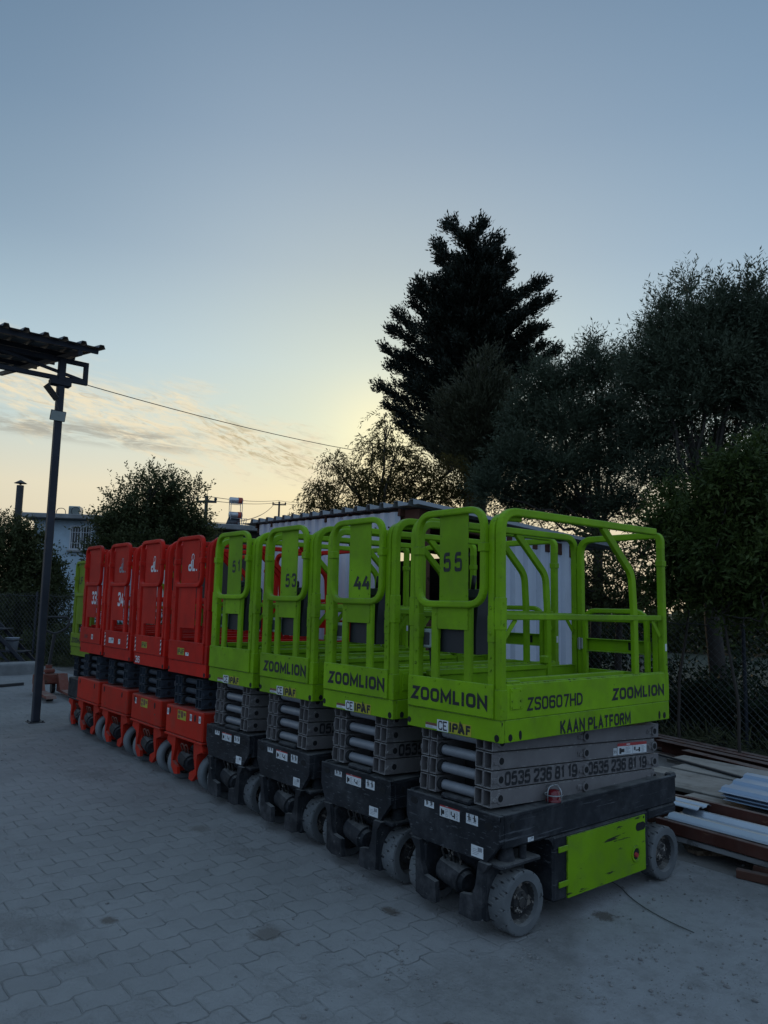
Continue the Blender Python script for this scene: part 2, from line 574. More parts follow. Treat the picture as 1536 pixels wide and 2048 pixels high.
def ink(name, col, worn=0.60, scale=26.0):
    m_, t, p = new_mat(name)
    oc = coords(t)
    n1 = t.noise(oc, scale, 5, 0.7)
    n2 = t.noise(t.vm('ADD', oc, (3, 5, 1)).outputs[0], 5.0, 3, 0.6)
    a = t.m('SUBTRACT', 1, t.ss(t.m('ADD', t.m('MULTIPLY', n1, 0.65), t.m('MULTIPLY', n2, 0.35)), worn, worn + 0.03))
    p.inputs['Base Color'].default_value = (*col, 1)
    p.inputs['Roughness'].default_value = 0.6
    t.put(p.inputs['Alpha'], a)
    return m_


LIME = (0.180, 0.350, 0.004)
M = {}
M['lime'] = paint('lime_paint', LIME, (0.03, 0.045, 0.01), 0.672, (1, 1, 1), 15, 0.45, 0.36, (0.125, 0.185, 0.03), 0.17, edge=1.0)
M['lime_scratched'] = paint('lime_scratched_paint', LIME, (0.025, 0.03, 0.015), 0.605, (1, 0.2, 2.0), 13, 0.5, 0.35, (0.11, 0.15, 0.05), edge=1.0)
M['red'] = paint('red_paint', (0.49, 0.011, 0.004), (0.05, 0.015, 0.012), 0.70, (1, 1, 1), 13, 0.5, 0.3, (0.16, 0.03, 0.024), edge=0.8)
M['red_low'] = paint('red_dusty_paint', (0.45, 0.018, 0.006), (0.1, 0.05, 0.03), 0.66, (1, 1, 1), 13, 0.55, 0.4, (0.17, 0.06, 0.04), edge=0.8)
M['olive'] = paint('faded_lime_paint', (0.17, 0.26, 0.015), (0.03, 0.04, 0.01), 0.70, (1, 1, 1), 14, 0.5, 0.3, (0.12, 0.14, 0.04))
M['black'] = paint('black_chassis_paint', (0.014, 0.016, 0.02), (0.075, 0.08, 0.088), 0.60, (1, 0.16, 5.0), 15, 0.5, 0.6, (0.065, 0.068, 0.075), 0.3, edge=0.9)
M['black_low'] = paint('dusty_black_steel', (0.018, 0.02, 0.024), (0.16, 0.16, 0.16), 0.66, (1, 1, 1), 22, 0.6, 0.65, (0.10, 0.10, 0.105), 0.3, bump=0.3)
M['grey_arm'] = paint('grey_arm_paint', (0.150, 0.138, 0.138), (0.33, 0.32, 0.31), 0.68, (1, 0.6, 1), 12, 0.5, 0.5, (0.21, 0.20, 0.195), edge=0.8)
M['dark_arm'] = paint('dark_arm_paint', (0.035, 0.045, 0.06), (0.2, 0.2, 0.2), 0.73, (1, 1, 1), 12, 0.5, 0.35, (0.09, 0.10, 0.11))
M['tube_grey'] = plain('shaft_steel', (0.19, 0.20, 0.22), 0.45, 0.2, 0.25, 20)
M['near_black'] = plain('near_black_hole_shade', (0.006, 0.006, 0.007), 0.9)  # colours in the shade of holes and hollows; dark collars use it too
M['rubber_black'] = plain('black_rubber', (0.012, 0.013, 0.016), 0.55, 0, 0.3, 30)
M['tyre'] = paint('dusty_grey_tyre', (0.120, 0.128, 0.134), (0.045, 0.047, 0.05), 0.66, (1, 1, 1), 14, 0.8, 0.5, (0.17, 0.17, 0.17), 0.2, bump=0.4)
M['groove_shade'] = plain('tyre_groove_shade', (0.03, 0.032, 0.035), 0.9, 0, 0.3, 30)  # darker rubber, shade of the tread grooves put into the colour
M['tyre_smooth'] = paint('smooth_grey_tyre', (0.145, 0.16, 0.17), (0.08, 0.08, 0.08), 0.68, (1, 1, 1), 10, 0.7, 0.4, (0.17, 0.17, 0.17), 0.15)
M['rim'] = paint('muddy_rim', (0.030, 0.030, 0.031), (0.24, 0.215, 0.19), 0.57, (1, 1, 1), 18, 0.7, 0.7, (0.13, 0.115, 0.10), 0.3, bump=0.5)
M['white_decal'] = paint('white_decal', (0.62, 0.64, 0.65), (0.25, 0.25, 0.25), 0.68, (1, 1, 1), 30, 0.5, 0.3, (0.3, 0.3, 0.3))
M['red_decal'] = plain('red_decal', (0.35, 0.03, 0.03), 0.5)
M['yellow_decal'] = plain('yellow_decal', (0.36, 0.34, 0.02), 0.5, 0, 0.15)
M['brown_decal'] = plain('brown_decal', (0.16, 0.06, 0.03), 0.5)
M['ink_black'] = ink('black_stencil_ink', (0.008, 0.009, 0.012), 0.615, 34.0)
M['ink_solid'] = plain('black_print', (0.01, 0.01, 0.012), 0.5)
M['ink_white'] = ink('white_stencil_ink', (0.60, 0.61, 0.62), 0.62)
M['ink_grey'] = ink('grey_stencil_ink', (0.22, 0.23, 0.25), 0.62)
M['lens'] = plain('red_beacon_lens', (0.15, 0.008, 0.014), 0.2, 0, 0.2)
M['chrome'] = plain('cage_wire', (0.35, 0.36, 0.37), 0.35, 0.6)
M['socket'] = plain('grey_plastic', (0.30, 0.34, 0.32), 0.5)
M['steel_dark'] = paint('dark_grey_steel', (0.028, 0.032, 0.042), (0.10, 0.05, 0.03), 0.72, (1, 1, 1), 10, 0.45, 0.25, (0.07, 0.07, 0.075))
M['dusty_cable'] = plain('dusty_cable', (0.06, 0.065, 0.06), 0.8)
M['cable'] = plain('black_cable', (0.012, 0.012, 0.014), 0.6)


def ridged(name, col, rough=0.45, metal=0.0, rust=0.0):
    m_, t, p = new_mat(name)
    oc = coords(t)
    n1 = t.noise(oc, 1.7, 5, 0.6)
    c = t.mix(n1, tuple(x * 0.8 for x in col), tuple(min(1, x * 1.15) for x in col))
    n2 = t.noise(t.scalev(oc, (1, 1, 0.15)), 7, 5, 0.7)
    c = t.mix(t.m('MULTIPLY', t.ss(n2, 0.55, 0.8), rust), c, (0.12, 0.07, 0.045))
    t.put(p.inputs['Base Color'], c)
    p.inputs['Roughness'].default_value = rough
    p.inputs['Metallic'].default_value = metal
    return m_


M['shed_sheet'] = ridged('white_sheet_metal', (0.50, 0.53, 0.60), 0.5, 0.0, 0.25)
M['roof_sheet'] = ridged('pale_roof_sheet', (0.22, 0.235, 0.25), 0.45, 0.1, 0.4)
M['galv'] = ridged('galvanised_sheet', (0.44, 0.49, 0.55), 0.34, 0.7, 0.15)
M['blue_sheet'] = ridged('pale_blue_sheet', (0.25, 0.33, 0.44), 0.42, 0.15, 0.08)
M['canopy_sheet'] = ridged('dark_canopy_sheet', (0.05, 0.052, 0.06), 0.5, 0.0, 0.2)
M['rust'] = paint('rusty_red_steel', (0.085, 0.03, 0.022), (0.14, 0.07, 0.045), 0.6, (0.3, 1, 1), 9, 0.75, 0.5, (0.10, 0.06, 0.05), 0.3, bump=0.3)
M['timber'] = paint('dark_brown_timber', (0.075, 0.035, 0.025), (0.03, 0.015, 0.01), 0.6, (0.2, 1, 1), 9, 0.8, 0.3, (0.1, 0.06, 0.05), 0.3)
M['board'] = paint('weathered_board', (0.18, 0.168, 0.152), (0.13, 0.115, 0.10), 0.57, (0.12, 1.8, 1), 9, 0.8, 0.5, (0.33, 0.31, 0.28), 0.25, bump=0.2)
M['wood'] = paint('broken_wood', (0.16, 0.12, 0.085), (0.06, 0.04, 0.025), 0.55, (1, 0.2, 1), 9, 0.85, 0.4, (0.22, 0.19, 0.15), 0.3, bump=0.4)
M['house_wall'] = paint('pale_blue_plaster', (0.42, 0.52, 0.60), (0.3, 0.36, 0.42), 0.7, (1, 1, 1), 3, 0.85, 0.3, (0.3, 0.34, 0.36), 0.1)
M['concrete'] = paint('grey_concrete', (0.24, 0.245, 0.25), (0.15, 0.15, 0.15), 0.62, (1, 1, 1), 5, 0.9, 0.4, (0.3, 0.3, 0.29), 0.2, bump=0.3)
M['glass_dark'] = plain('dark_window_glass', (0.02, 0.025, 0.03), 0.12)
M['frame_white'] = plain('white_window_frame', (0.5, 0.52, 0.55), 0.5)
M['iron'] = plain('dark_iron', (0.03, 0.03, 0.033), 0.6)
M['dark_wall'] = plain('dark_brown_wall', (0.05, 0.04, 0.035), 0.85)
M['tank'] = plain('tank_steel', (0.45, 0.46, 0.47), 0.3, 0.6)
M['tank_red'] = plain('red_tank_end', (0.40, 0.06, 0.03), 0.45)
M['wire'] = plain('fence_wire', (0.075, 0.08, 0.082), 0.5, 0.4)
M['jack_red'] = paint('faded_red_paint', (0.17, 0.05, 0.035), (0.10, 0.07, 0.05), 0.6, (1, 1, 1), 12, 0.6, 0.5, (0.25, 0.18, 0.14))
M['bucket'] = plain('pale_bucket', (0.30, 0.33, 0.38), 0.5)


def bark(name, col):
    m_, t, p = new_mat(name)
    oc = coords(t)
    n1 = t.noise(t.scalev(oc, (1, 1, 0.25)), 14, 6, 0.65)
    t.put(p.inputs['Base Color'], t.mix(n1, tuple(x * 0.5 for x in col), col))
    p.inputs['Roughness'].default_value = 0.9
    t.put(p.inputs['Normal'], t.n('ShaderNodeBump', {'Strength': 0.6, 'Distance': 0.02, 'Height': n1}).outputs[0])
    return m_


M['bark'] = bark('dark_bark', (0.055, 0.045, 0.038))


def leafmat(name, col, col2, trans=0.3, spec=0.2):
    m_, t, p = new_mat(name)
    nt = m_.node_tree
    ge = t.n('ShaderNodeNewGeometry')
    rnd = ge.outputs['Random Per Island']
    oc = coords(t, False)
    n1 = t.noise(oc, 1.1, 3, 0.6)
    f = t.m('ADD', t.m('MULTIPLY', rnd, 0.5), t.m('MULTIPLY', t.ss(n1, 0.3, 0.7), 0.5))
    c = t.mix(f, col, col2)
    t.put(p.inputs['Base Color'], c)
    p.inputs['Roughness'].default_value = 0.55
    p.inputs['Specular IOR Level'].default_value = spec
    tr = t.n('ShaderNodeBsdfTranslucent', {'Color': c})
    mx = t.n('ShaderNodeMixShader', {0: trans, 1: p.outputs[0], 2: tr.outputs[0]})
    out = [n for n in nt.nodes if n.type == 'OUTPUT_MATERIAL'][0]
    nt.links.new(mx.outputs[0], out.inputs[0])
    return m_


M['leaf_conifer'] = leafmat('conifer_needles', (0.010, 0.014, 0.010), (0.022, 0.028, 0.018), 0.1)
M['leaf_larch'] = leafmat('larch_needles', (0.035, 0.040, 0.022), (0.065, 0.066, 0.036), 0.2)
M['leaf_willow'] = leafmat('willow_leaves', (0.05, 0.046, 0.016), (0.13, 0.105, 0.03), 0.55)
M['leaf_olive'] = leafmat('grey_green_leaves', (0.034, 0.048, 0.030), (0.088, 0.108, 0.066), 0.25)
M['leaf_green'] = leafmat('bright_green_leaves', (0.025, 0.045, 0.012), (0.07, 0.095, 0.02), 0.3)
M['leaf_dark'] = leafmat('dark_green_leaves', (0.034, 0.046, 0.019), (0.092, 0.104, 0.042), 0.35)
M['leaf_ivy'] = leafmat('ground_ivy', (0.012, 0.022, 0.012), (0.034, 0.050, 0.026), 0.2, 0.05)
M['grass'] = leafmat('dry_grass', (0.07, 0.085, 0.04), (0.15, 0.15, 0.085), 0.3)


# ------------------------------------------------------------------ ground
def sheet(name, x0, x1, y0, y1, nx, ny, dz, mat, xs=None):
    xs = np.linspace(x0, x1, nx) if xs is None else np.array(xs, float)
    ys = np.linspace(y0, y1, ny)
    vs = [(x, y, gz(x) + dz) for y in ys for x in xs]
    k = len(xs)
    fs = [[j * k + i, j * k + i + 1, (j + 1) * k + i + 1, (j + 1) * k + i] for j in range(ny - 1) for i in range(k - 1)]
    mb = MB()
    mb.add(vs, fs)
    return tag(mb.build(name, mat, recalc=False), kind='structure')


m_, t, p = new_mat('bare_dusty_earth')
oc = coords(t, False)
n1 = t.noise(oc, 0.8, 6, 0.65)
n2 = t.noise(oc, 9, 8, 0.7)
n3 = t.noise(oc, 70, 4, 0.7)
c = t.mix(t.ss(n1, 0.35, 0.65), (0.13, 0.12, 0.11), (0.19, 0.185, 0.18))
c = t.mix(t.m('MULTIPLY', t.ss(n2, 0.5, 0.75), 0.5), c, (0.09, 0.08, 0.07))
sp = t.n('ShaderNodeSeparateXYZ', {0: oc})
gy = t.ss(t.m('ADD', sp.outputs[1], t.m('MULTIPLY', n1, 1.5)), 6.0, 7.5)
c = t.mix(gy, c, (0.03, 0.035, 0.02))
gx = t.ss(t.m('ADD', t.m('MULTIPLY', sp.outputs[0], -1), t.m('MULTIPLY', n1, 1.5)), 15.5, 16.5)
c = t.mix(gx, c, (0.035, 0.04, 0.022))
t.put(p.inputs['Base Color'], c)
p.inputs['Roughness'].default_value = 0.95
h = t.m('ADD', t.m('MULTIPLY', n2, 0.6), t.m('MULTIPLY', n3, 0.4))
t.put(p.inputs['Normal'], t.n('ShaderNodeBump', {'Strength': 0.7, 'Distance': 0.03, 'Height': h}).outputs[0])
M['earth'] = m_

m_, t, p = new_mat('dusty_wavy_pavers')
oc = coords(t, False)
sp = t.n('ShaderNodeSeparateXYZ', {0: oc})
X, Y = sp.outputs[0], sp.outputs[1]
PW, PL = 0.1575, 0.2125
# wavy long joints run along y, straight short joints along x
nw = t.noise(oc, 3.0, 3, 0.6)
nw2 = t.noise(t.vm('ADD', oc, (4, 9, 0)).outputs[0], 22.0, 3, 0.6)
ph = t.m('MULTIPLY', Y, 2 * math.pi / PL)
wv = t.m('MULTIPLY', t.m('MAXIMUM', t.m('MINIMUM', t.m('MULTIPLY', t.m('SINE', ph), 2.4), 1), -1), 0.0135)
jit = t.m('ADD', t.m('MULTIPLY', t.m('SUBTRACT', nw, 0.5), 0.03), t.m('MULTIPLY', t.m('SUBTRACT', nw2, 0.5), 0.008))
u = t.m('DIVIDE', t.m('ADD', t.m('ADD', X, wv), t.m('ADD', jit, 0.41 + 8 * PW)), PW)
row = t.m('FLOOR', u)
fu = t.m('SUBTRACT', u, row)
du = t.m('MULTIPLY', t.m('SUBTRACT', 0.5, t.m('ABSOLUTE', t.m('SUBTRACT', fu, 0.5))), PW)
vv = t.m('DIVIDE', t.m('ADD', t.m('ADD', Y, 2.123), t.m('ADD', t.m('MULTIPLY', row, PL * 0.5), jit)), PL)
colf = t.m('FLOOR', vv)
fv = t.m('SUBTRACT', vv, colf)
dv = t.m('MULTIPLY', t.m('SUBTRACT', 0.5, t.m('ABSOLUTE', t.m('SUBTRACT', fv, 0.5))), PL)
dj = t.m('MINIMUM', du, dv)
brick = t.n('ShaderNodeTexWhiteNoise', {'Vector': t.n('ShaderNodeCombineXYZ', {0: row, 1: colf}).outputs[0]}, noise_dimensions='3D')
bv = brick.outputs[0]
n1 = t.noise(oc, 0.55, 6, 0.65)
n2 = t.noise(oc, 7, 8, 0.7)
n3 = t.noise(oc, 60, 5, 0.75)
n4 = t.noise(oc, 220, 2, 0.7)
nd = t.noise(t.vm('ADD', oc, (11, 3, 0)).outputs[0], 1.3, 6, 0.7)
# loose dust lying over the pavers, thickest beside the first lift and in patches
cover = t.m('ADD', t.m('ADD', t.m('MULTIPLY', X, 0.85), t.m('MULTIPLY', Y, 0.25)), t.m('MULTIPLY', t.m('SUBTRACT', nd, 0.5), 1.7))
dust = t.ss(cover, 0.0, 0.55)
dust = t.m('MAXIMUM', dust, t.m('MULTIPLY', t.ss(nd, 0.52, 0.72), 0.9))
joint = t.m('SUBTRACT', 1, t.ss(t.m('ADD', dj, t.m('MULTIPLY', t.m('SUBTRACT', n3, 0.5), 0.009)), 0.0008, 0.0062))
jvis = t.m('ADD', 0.15, t.m('MULTIPLY', t.ss(t.noise(t.vm('ADD', oc, (2, 17, 0)).outputs[0], 4.5, 4, 0.7), 0.36, 0.62), 0.85))
jshow = t.m('MULTIPLY', t.m('MULTIPLY', joint, jvis), t.m('SUBTRACT', 1, t.m('MULTIPLY', dust, 1.0), clamp=True))
pav = t.mix(bv, (0.215, 0.217, 0.217), (0.262, 0.263, 0.262))
pav = t.mix(t.ss(n1, 0.35, 0.7), pav, (0.285, 0.287, 0.288))
pav = t.mix(t.m('MULTIPLY', t.ss(n2, 0.45, 0.8), 0.45), pav, (0.165, 0.163, 0.160))
jl = t.mix(t.ss(t.noise(t.vm('ADD', oc, (5, 1, 0)).outputs[0], 2.2, 4, 0.7), 0.40, 0.60), (0.07, 0.07, 0.07), (0.33, 0.33, 0.325))
pav = t.mix(t.m('MULTIPLY', jshow, 0.50), pav, jl)
pav = t.mix(t.m('MULTIPLY', t.ss(n4, 0.55, 0.8), 0.35), pav, (0.12, 0.118, 0.115))
pav = t.mix(t.m('MULTIPLY', t.ss(n3, 0.45, 0.28), 0.25), pav, (0.34, 0.335, 0.325))
dcol = t.mix(t.ss(n2, 0.3, 0.75), (0.205, 0.204, 0.202), (0.310, 0.309, 0.305))
dcol = t.mix(t.m('MULTIPLY', t.ss(n3, 0.52, 0.75), 0.7), dcol, (0.10, 0.095, 0.088))
nb = t.noise(t.vm('ADD', oc, (21, 8, 0)).outputs[0], 2.6, 7, 0.72)
dcol = t.mix(t.m('MULTIPLY', t.ss(nb, 0.50, 0.68), 0.42), dcol, (0.125, 0.118, 0.11))
ne = t.noise(t.vm('ADD', oc, (31, 2, 0)).outputs[0], 1.9, 8, 0.74)
dcol = t.mix(t.m('MULTIPLY', t.ss(ne, 0.520, 0.545), 0.28), dcol, (0.14, 0.136, 0.13))
dcol = t.mix(t.m('MULTIPLY', t.ss(ne, 0.44, 0.42), 0.22), dcol, (0.36, 0.36, 0.355))
dcol = t.mix(t.m('MULTIPLY', t.ss(nb, 0.48, 0.30), 0.35), dcol, (0.31, 0.305, 0.295))
cc = t.mix(t.m('MULTIPLY', dust, 0.85), pav, dcol)
# smoother pale cement skin in the near right corner
ed = t.m('ADD', t.m('ADD', t.m('MULTIPLY', t.m('ADD', X, -0.62), 0.80), t.m('MULTIPLY', t.m('ADD', Y, -0.30), 0.60)), t.m('MULTIPLY', t.m('SUBTRACT', nd, 0.5), 0.5))
ed2 = t.m('SUBTRACT', t.m('ADD', t.m('MULTIPLY', X, 0.0), 1.6), t.m('ADD', Y, t.m('MULTIPLY', X, -0.2)))
cem = t.m('MULTIPLY', t.ss(ed, 0.0, 0.12), t.ss(t.m('ADD', ed2, t.m('MULTIPLY', t.m('SUBTRACT', n2, 0.5), 1.0)), 0.0, 0.5))
cemc = t.mix(t.ss(n2, 0.4, 0.75), (0.36, 0.365, 0.375), (0.24, 0.24, 0.24))
cc = t.mix(t.m('MULTIPLY', cem, 0.8), cc, cemc)
# rusty and oily stains
def stain(cc, x, y, rx, ry, col, amt):
    d = t.m('SQRT', t.m('ADD', t.m('POWER', t.m('DIVIDE', t.m('SUBTRACT', X, x), rx), 2.0), t.m('POWER', t.m('DIVIDE', t.m('SUBTRACT', Y, y), ry), 2.0)))
    d = t.m('ADD', d, t.m('ADD', t.m('MULTIPLY', t.m('SUBTRACT', n2, 0.5), 2.6), t.m('MULTIPLY', t.m('SUBTRACT', n3, 0.5), 1.6)))
    return t.mix(t.m('MULTIPLY', t.m('SUBTRACT', 1, t.ss(d, 0.35, 1.1)), amt), cc, col)
for (sx, sy, rx, ry, a) in ((-0.47, -0.88, 0.10, 0.12, 0.55), (-1.1, -1.52, 0.06, 0.05, 0.7), (0.48, 0.78, 0.09, 0.08, 0.8),
                            (-0.29, 0.12 - 0.3, 0.07, 0.05, 0.8), (-2.3, -0.4, 0.1, 0.08, 0.4), (0.75, -0.72, 0.05, 0.04, 0.7), (-8.3, -0.9, 0.4, 0.2, 0.4)):
    cc = stain(cc, sx, sy, rx, ry, (0.075, 0.055, 0.038), a)
t.put(p.inputs['Base Color'], cc)
p.inputs['Roughness'].default_value = 0.9
hh = t.m('ADD', t.m('MULTIPLY', jshow, -0.5), t.m('ADD', t.m('MULTIPLY', n3, t.m('ADD', 0.35, t.m('MULTIPLY', dust, 0.5))), t.m('MULTIPLY', n2, t.m('ADD', 0.25, t.m('MULTIPLY', dust, 1.1)))))
hh = t.m('ADD', hh, t.m('MULTIPLY', n4, 0.12))
t.put(p.inputs['Normal'], t.n('ShaderNodeBump', {'Strength': 0.9, 'Distance': 0.028, 'Height': hh}).outputs[0])
M['paver'] = m_

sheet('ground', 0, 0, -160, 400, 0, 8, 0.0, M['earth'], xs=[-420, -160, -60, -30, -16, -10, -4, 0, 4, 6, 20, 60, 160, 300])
sheet('paving', 0, 0, -14, 2.05, 0, 6, 0.004, M['paver'], xs=[-15.5, -12, -8, -4, 0, 4, 6, 9])


# ------------------------------------------------------------------ scissor lifts
def tyre_wheel(x, y, treaded, face):
    """wheel with its axle along x; face = +1 / -1 is the side the rim shows"""
    tm, rm = MB(), MB()
    R = 0.166
    wd = 0.061 if treaded else 0.05
    if treaded:
        pr = [(-wd, 0.114), (-wd, 0.152), (-wd + 0.004, R - 0.003), (-wd + 0.012, R), (-0.024, R), (-0.008, R), (0.008, R), (0.024, R), (wd - 0.012, R), (wd - 0.004, R - 0.003), (wd, 0.152), (wd, 0.114), (wd - 0.025, 0.108)]
    else:
        pr = [(-wd, 0.114), (-wd, 0.148), (-wd + 0.006, R - 0.006), (-wd + 0.018, R), (0, R + 0.001), (wd - 0.018, R), (wd - 0.006, R - 0.006), (wd, 0.148), (wd, 0.114), (wd - 0.025, 0.108)]
    n = 168 if treaded else 72
    SH = {2: 0, 3: 0, 4: 3, 5: 7, 6: 7, 7: 11, 8: 14, 9: 14}

    def fn(q, i, r):
        if not treaded or q not in SH:
            return r
        g = (i + SH[q]) % 14
        return r - (0.009 if g == 0 else 0.0) - (0.0012 if (i * 7 + q * 5) % 31 < 3 else 0)
    pr2 = [(a * face, r) for a, r in pr]
    tm.lathe(pr2, (x, y, R), 0, n, 0, not treaded, fn)
    if treaded:                      # tread grooves, their shade put in as darker rubber
        for q in range(2, 9):
            for i in range(n):
                if (i + SH[q]) % 14 in (0, 13) and q in (2, 3, 5, 8):
                    tm.mi[q * n + i] = 1
    f = face
    rp = [(f * (wd - 0.012), 0.1135), (f * (wd - 0.03), 0.106), (f * (wd - 0.055), 0.098), (f * (wd - 0.050), 0.066), (f * (wd - 0.026), 0.056), (f * (wd - 0.02), 0.028), (f * (wd - 0.012), 0.026), (f * (wd - 0.012), 0.0005)]
    rm.lathe(rp, (x, y, R), 0, 28, 0, False)
    rm.lathe([(-f * (wd - 0.01), 0.112), (-f * (wd - 0.012), 0.0005)], (x, y, R), 0, 28, 0, False)
    for k in range(6):
        a = k * math.pi / 3 + 0.3
        q = (y + 0.042 * math.cos(a), R + 0.042 * math.sin(a))
        rm.cyl((x + f * (wd - 0.03), q[0], q[1]), (x + f * (wd - 0.014), q[0], q[1]), 0.008, n=6)
    return tm, rm


def disc(mb, c, axis, r, off, mi=0, n=14, sq=1.0):
    """a short plug standing 2 mm proud, black in place of the shade in a hole"""
    a0 = list(c); a1 = list(c)
    vs = []
    for d in (-0.004, 0.002):
        for i in range(n):
            th = 2 * math.pi * i / n
            q = [r * math.cos(th), r * sq * math.sin(th)]
            q.insert(axis, d * off)
            vs.append([c[k] + q[k] for k in range(3)])
    mb.add(vs, [list(range(n))[::-1], list(range(n, 2 * n))] + [[i, (i + 1) % n, n + (i + 1) % n, n + i] for i in range(n)], mi)


def make_lift(st):
    """st: body / arm / chassis materials and the style of the gate; local axes: x across, y to the back, z up"""
    red = st['gate'] == 'solid'
    B, A, CH, LOW = st['body'], st['arm'], st['chassis'], st['low']
    W = 0.40 if red else 0.38
    root = empty('scissor_lift')
    parts = {}

    def part(name, mb, mats, parent=root, label=None):
        o = mb.build(name, mats, parent)
        if label: o['label'] = label
        return o

    # ---------------- chassis
    c = MB()
    zt, z0 = (0.71, 0.45) if red else (0.638, 0.385)
    cw = 0.39 if red else 0.373
    if red:
        c.box(-cw, cw, 0.0, 0.42, z0, zt, 0.012)
        c.box(-cw - 0.004, cw + 0.004, -0.006, 0.42, z0 - 0.02, z0 - 0.001, 0.004)
        c.box(-cw + 0.004, cw - 0.004, 0.421, 1.80, 0.44, zt - 0.05, 0.01)
        c.box(-cw + 0.006, cw - 0.006, 0.46, 1.40, 0.11, 0.439, 0.01)
        for (x, z) in ((-0.30, 0.66), (0.235, 0.648)):
            disc(c, (x, 0.0, z), 1, 0.016, -1, 1, 12, 2.0)
    else:
        pl = [(-cw, zt), (cw, zt), (cw, 0.50), (0.275, z0), (-0.315, z0), (-cw, 0.50)]
        c.prism(pl, 1, 0.0, 0.03)
        c.box(-cw, cw, 0.031, 1.775, 0.462, zt - 0.002, 0.012)
        c.box(-cw + 0.003, cw - 0.003, 0.45, 1.43, 0.105, 0.461, 0.012)
        c.box(-cw + 0.003, cw - 0.003, 1.431, 1.77, 0.400, 0.461, 0.01)
        for s in (-1, 1):          # rounded inner corner of the wheel arch
            arc = [(0.45, 0.461), (0.38, 0.461)] + [(0.38 + 0.07 * math.sin(a), 0.391 + 0.07 * math.cos(a)) for a in np.linspace(0.2, math.pi / 2, 6)]
            c.prism(arc, 0, s * (cw - 0.012), s * (cw - 0.001))
        # raised edges and lugs on the deck of the chassis
        c.box(-cw, cw, -0.003, 0.012, zt - 0.03, zt + 0.004, 0.004)
        c.box(cw - 0.02, cw + 0.004, 0.03, 1.775, zt - 0.016, zt + 0.006, 0.004)
        c.box(-cw - 0.004, -cw + 0.02, 0.03, 1.775, zt - 0.016, zt + 0.006, 0.004)
        c.box(-0.12, 0.12, 0.03, 0.2, zt - 0.005, zt + 0.03, 0.012)
        c.box(cw - 0.045, cw + 0.003, 1.70, 1.778, zt - 0.01, zt + 0.02, 0.01)
        for (x, z) in ((-0.305, 0.59), (0.295, 0.575)):
            disc(c, (x, 0.0, z), 1, 0.032, -1, 1, 14, 0.62)
        disc(c, (cw, 0.10, 0.58), 0, 0.016, 1, 1, 12, 1.2)
    part('chassis', c, [CH, M['near_black']])

    # side hatch
    for s in (1, -1):
        hb = MB()
        x = s * cw
        hb.prism([(0.572, 0.445), (1.372, 0.445), (1.372, 0.112), (0.566, 0.112)], 0, x - s * 0.002, x + s * 0.008)
        for z in (0.385, 0.195):
            hb.box(x, x + s * 0.010, 0.488, 0.575, z - 0.016, z + 0.016, 0.003)
        vs = MB()
        disc(hb, (x + s * 0.008, 1.355, 0.432), 0, 0.007, s, 1, 10, 1.0)
        hb.prism([(1.318 + sx_ * 0.030 + 0.022 * math.cos(a), 0.382 + 0.024 * math.sin(a)) for sx_, aa in ((1, np.linspace(-1.57, 1.57, 7)), (-1, np.linspace(1.57, 4.71, 7))) for a in aa], 0, x + s * 0.006, x + s * 0.0105, 1)  # black slot plate, standing in for the shade of a recess
        o = part('side_hatch', hb, [M['red_low'] if red else M['lime_scratched'], M['near_black']])
        kb = MB()
        kb.lathe([(s * 0.0, 0.05), (s * 0.006, 0.05), (s * 0.006, 0.036), (-s * 0.0, 0.032)], (x + s * 0.008, 1.262, 0.225), 0, 20, 0, False)
        kb.lathe([(s * 0.001, 0.034), (s * 0.003, 0.0005)], (x + s * 0.008, 1.262, 0.225), 0, 20, 1, False)
        kb.cyl((x + s * 0.008, 1.255, 0.22), (x + s * 0.024, 1.255, 0.22), 0.016, 0.013, 12, 2)
        part('emergency_button', kb, [M['red_low'] if red else M['lime_scratched'], M['near_black'], M['red_decal']], o)

    # wheels
    for (x, y) in ((-0.318, 0.19), (0.318, 0.19), (-0.322, 1.60), (0.322, 1.60)):
        tm, rm = tyre_wheel(x, y, not red, 1 if x > 0 else -1)
        o = part('wheel', tm, [M['tyre_smooth'] if red else M['tyre'], M['groove_shade']])
        part('rim', rm, M['rim'], o)
    # steering forks hold the front wheels
    for s in (-1, 1):
        fb = MB()
        if red:
            fb.prism([(s * 0.36, 0.425), (s * 0.19, 0.425), (s * 0.20, 0.30), (s * 0.235, 0.20), (s * 0.13, 0.155), (s * 0.12, 0.095), (s * 0.19, 0.085), (s * 0.262, 0.15), (s * 0.265, 0.33), (s * 0.38, 0.37)], 1, 0.02, 0.05)
            fb.box(s * 0.20, s * 0.262, 0.05, 0.33, 0.10, 0.36, 0.01)
            fb.box(s * 0.20, s * 0.37, 0.03, 0.34, 0.345, 0.415, 0.012)
        else:
            fb.prism([(s * 0.31, 0.384), (s * 0.235, 0.384), (s * 0.215, 0.26), (s * 0.19, 0.20), (s * 0.10, 0.185), (s * 0.09, 0.075), (s * 0.20, 0.07), (s * 0.262, 0.09), (s * 0.268, 0.33)], 1, -0.02, 0.012)
            fb.box(s * 0.215, s * 0.266, 0.012, 0.33, 0.075, 0.36, 0.008)
            fb.box(s * 0.20, s * 0.372, 0.02, 0.34, 0.362, 0.385, 0.006)
            fb.cyl((s * 0.30, 0.13, 0.386), (s * 0.30, 0.13, 0.458), 0.05, 0.035, 14)
            fb.cyl((s * 0.34, 0.22, 0.386), (s * 0.34, 0.22, 0.455), 0.022, n=10)
        fb.cyl((s * 0.10, 0.19, 0.166), (s * 0.29, 0.19, 0.166), 0.045, n=14)
        part('steering_fork', fb, M['red_low'] if red else M['black_low'])
    mo = MB()
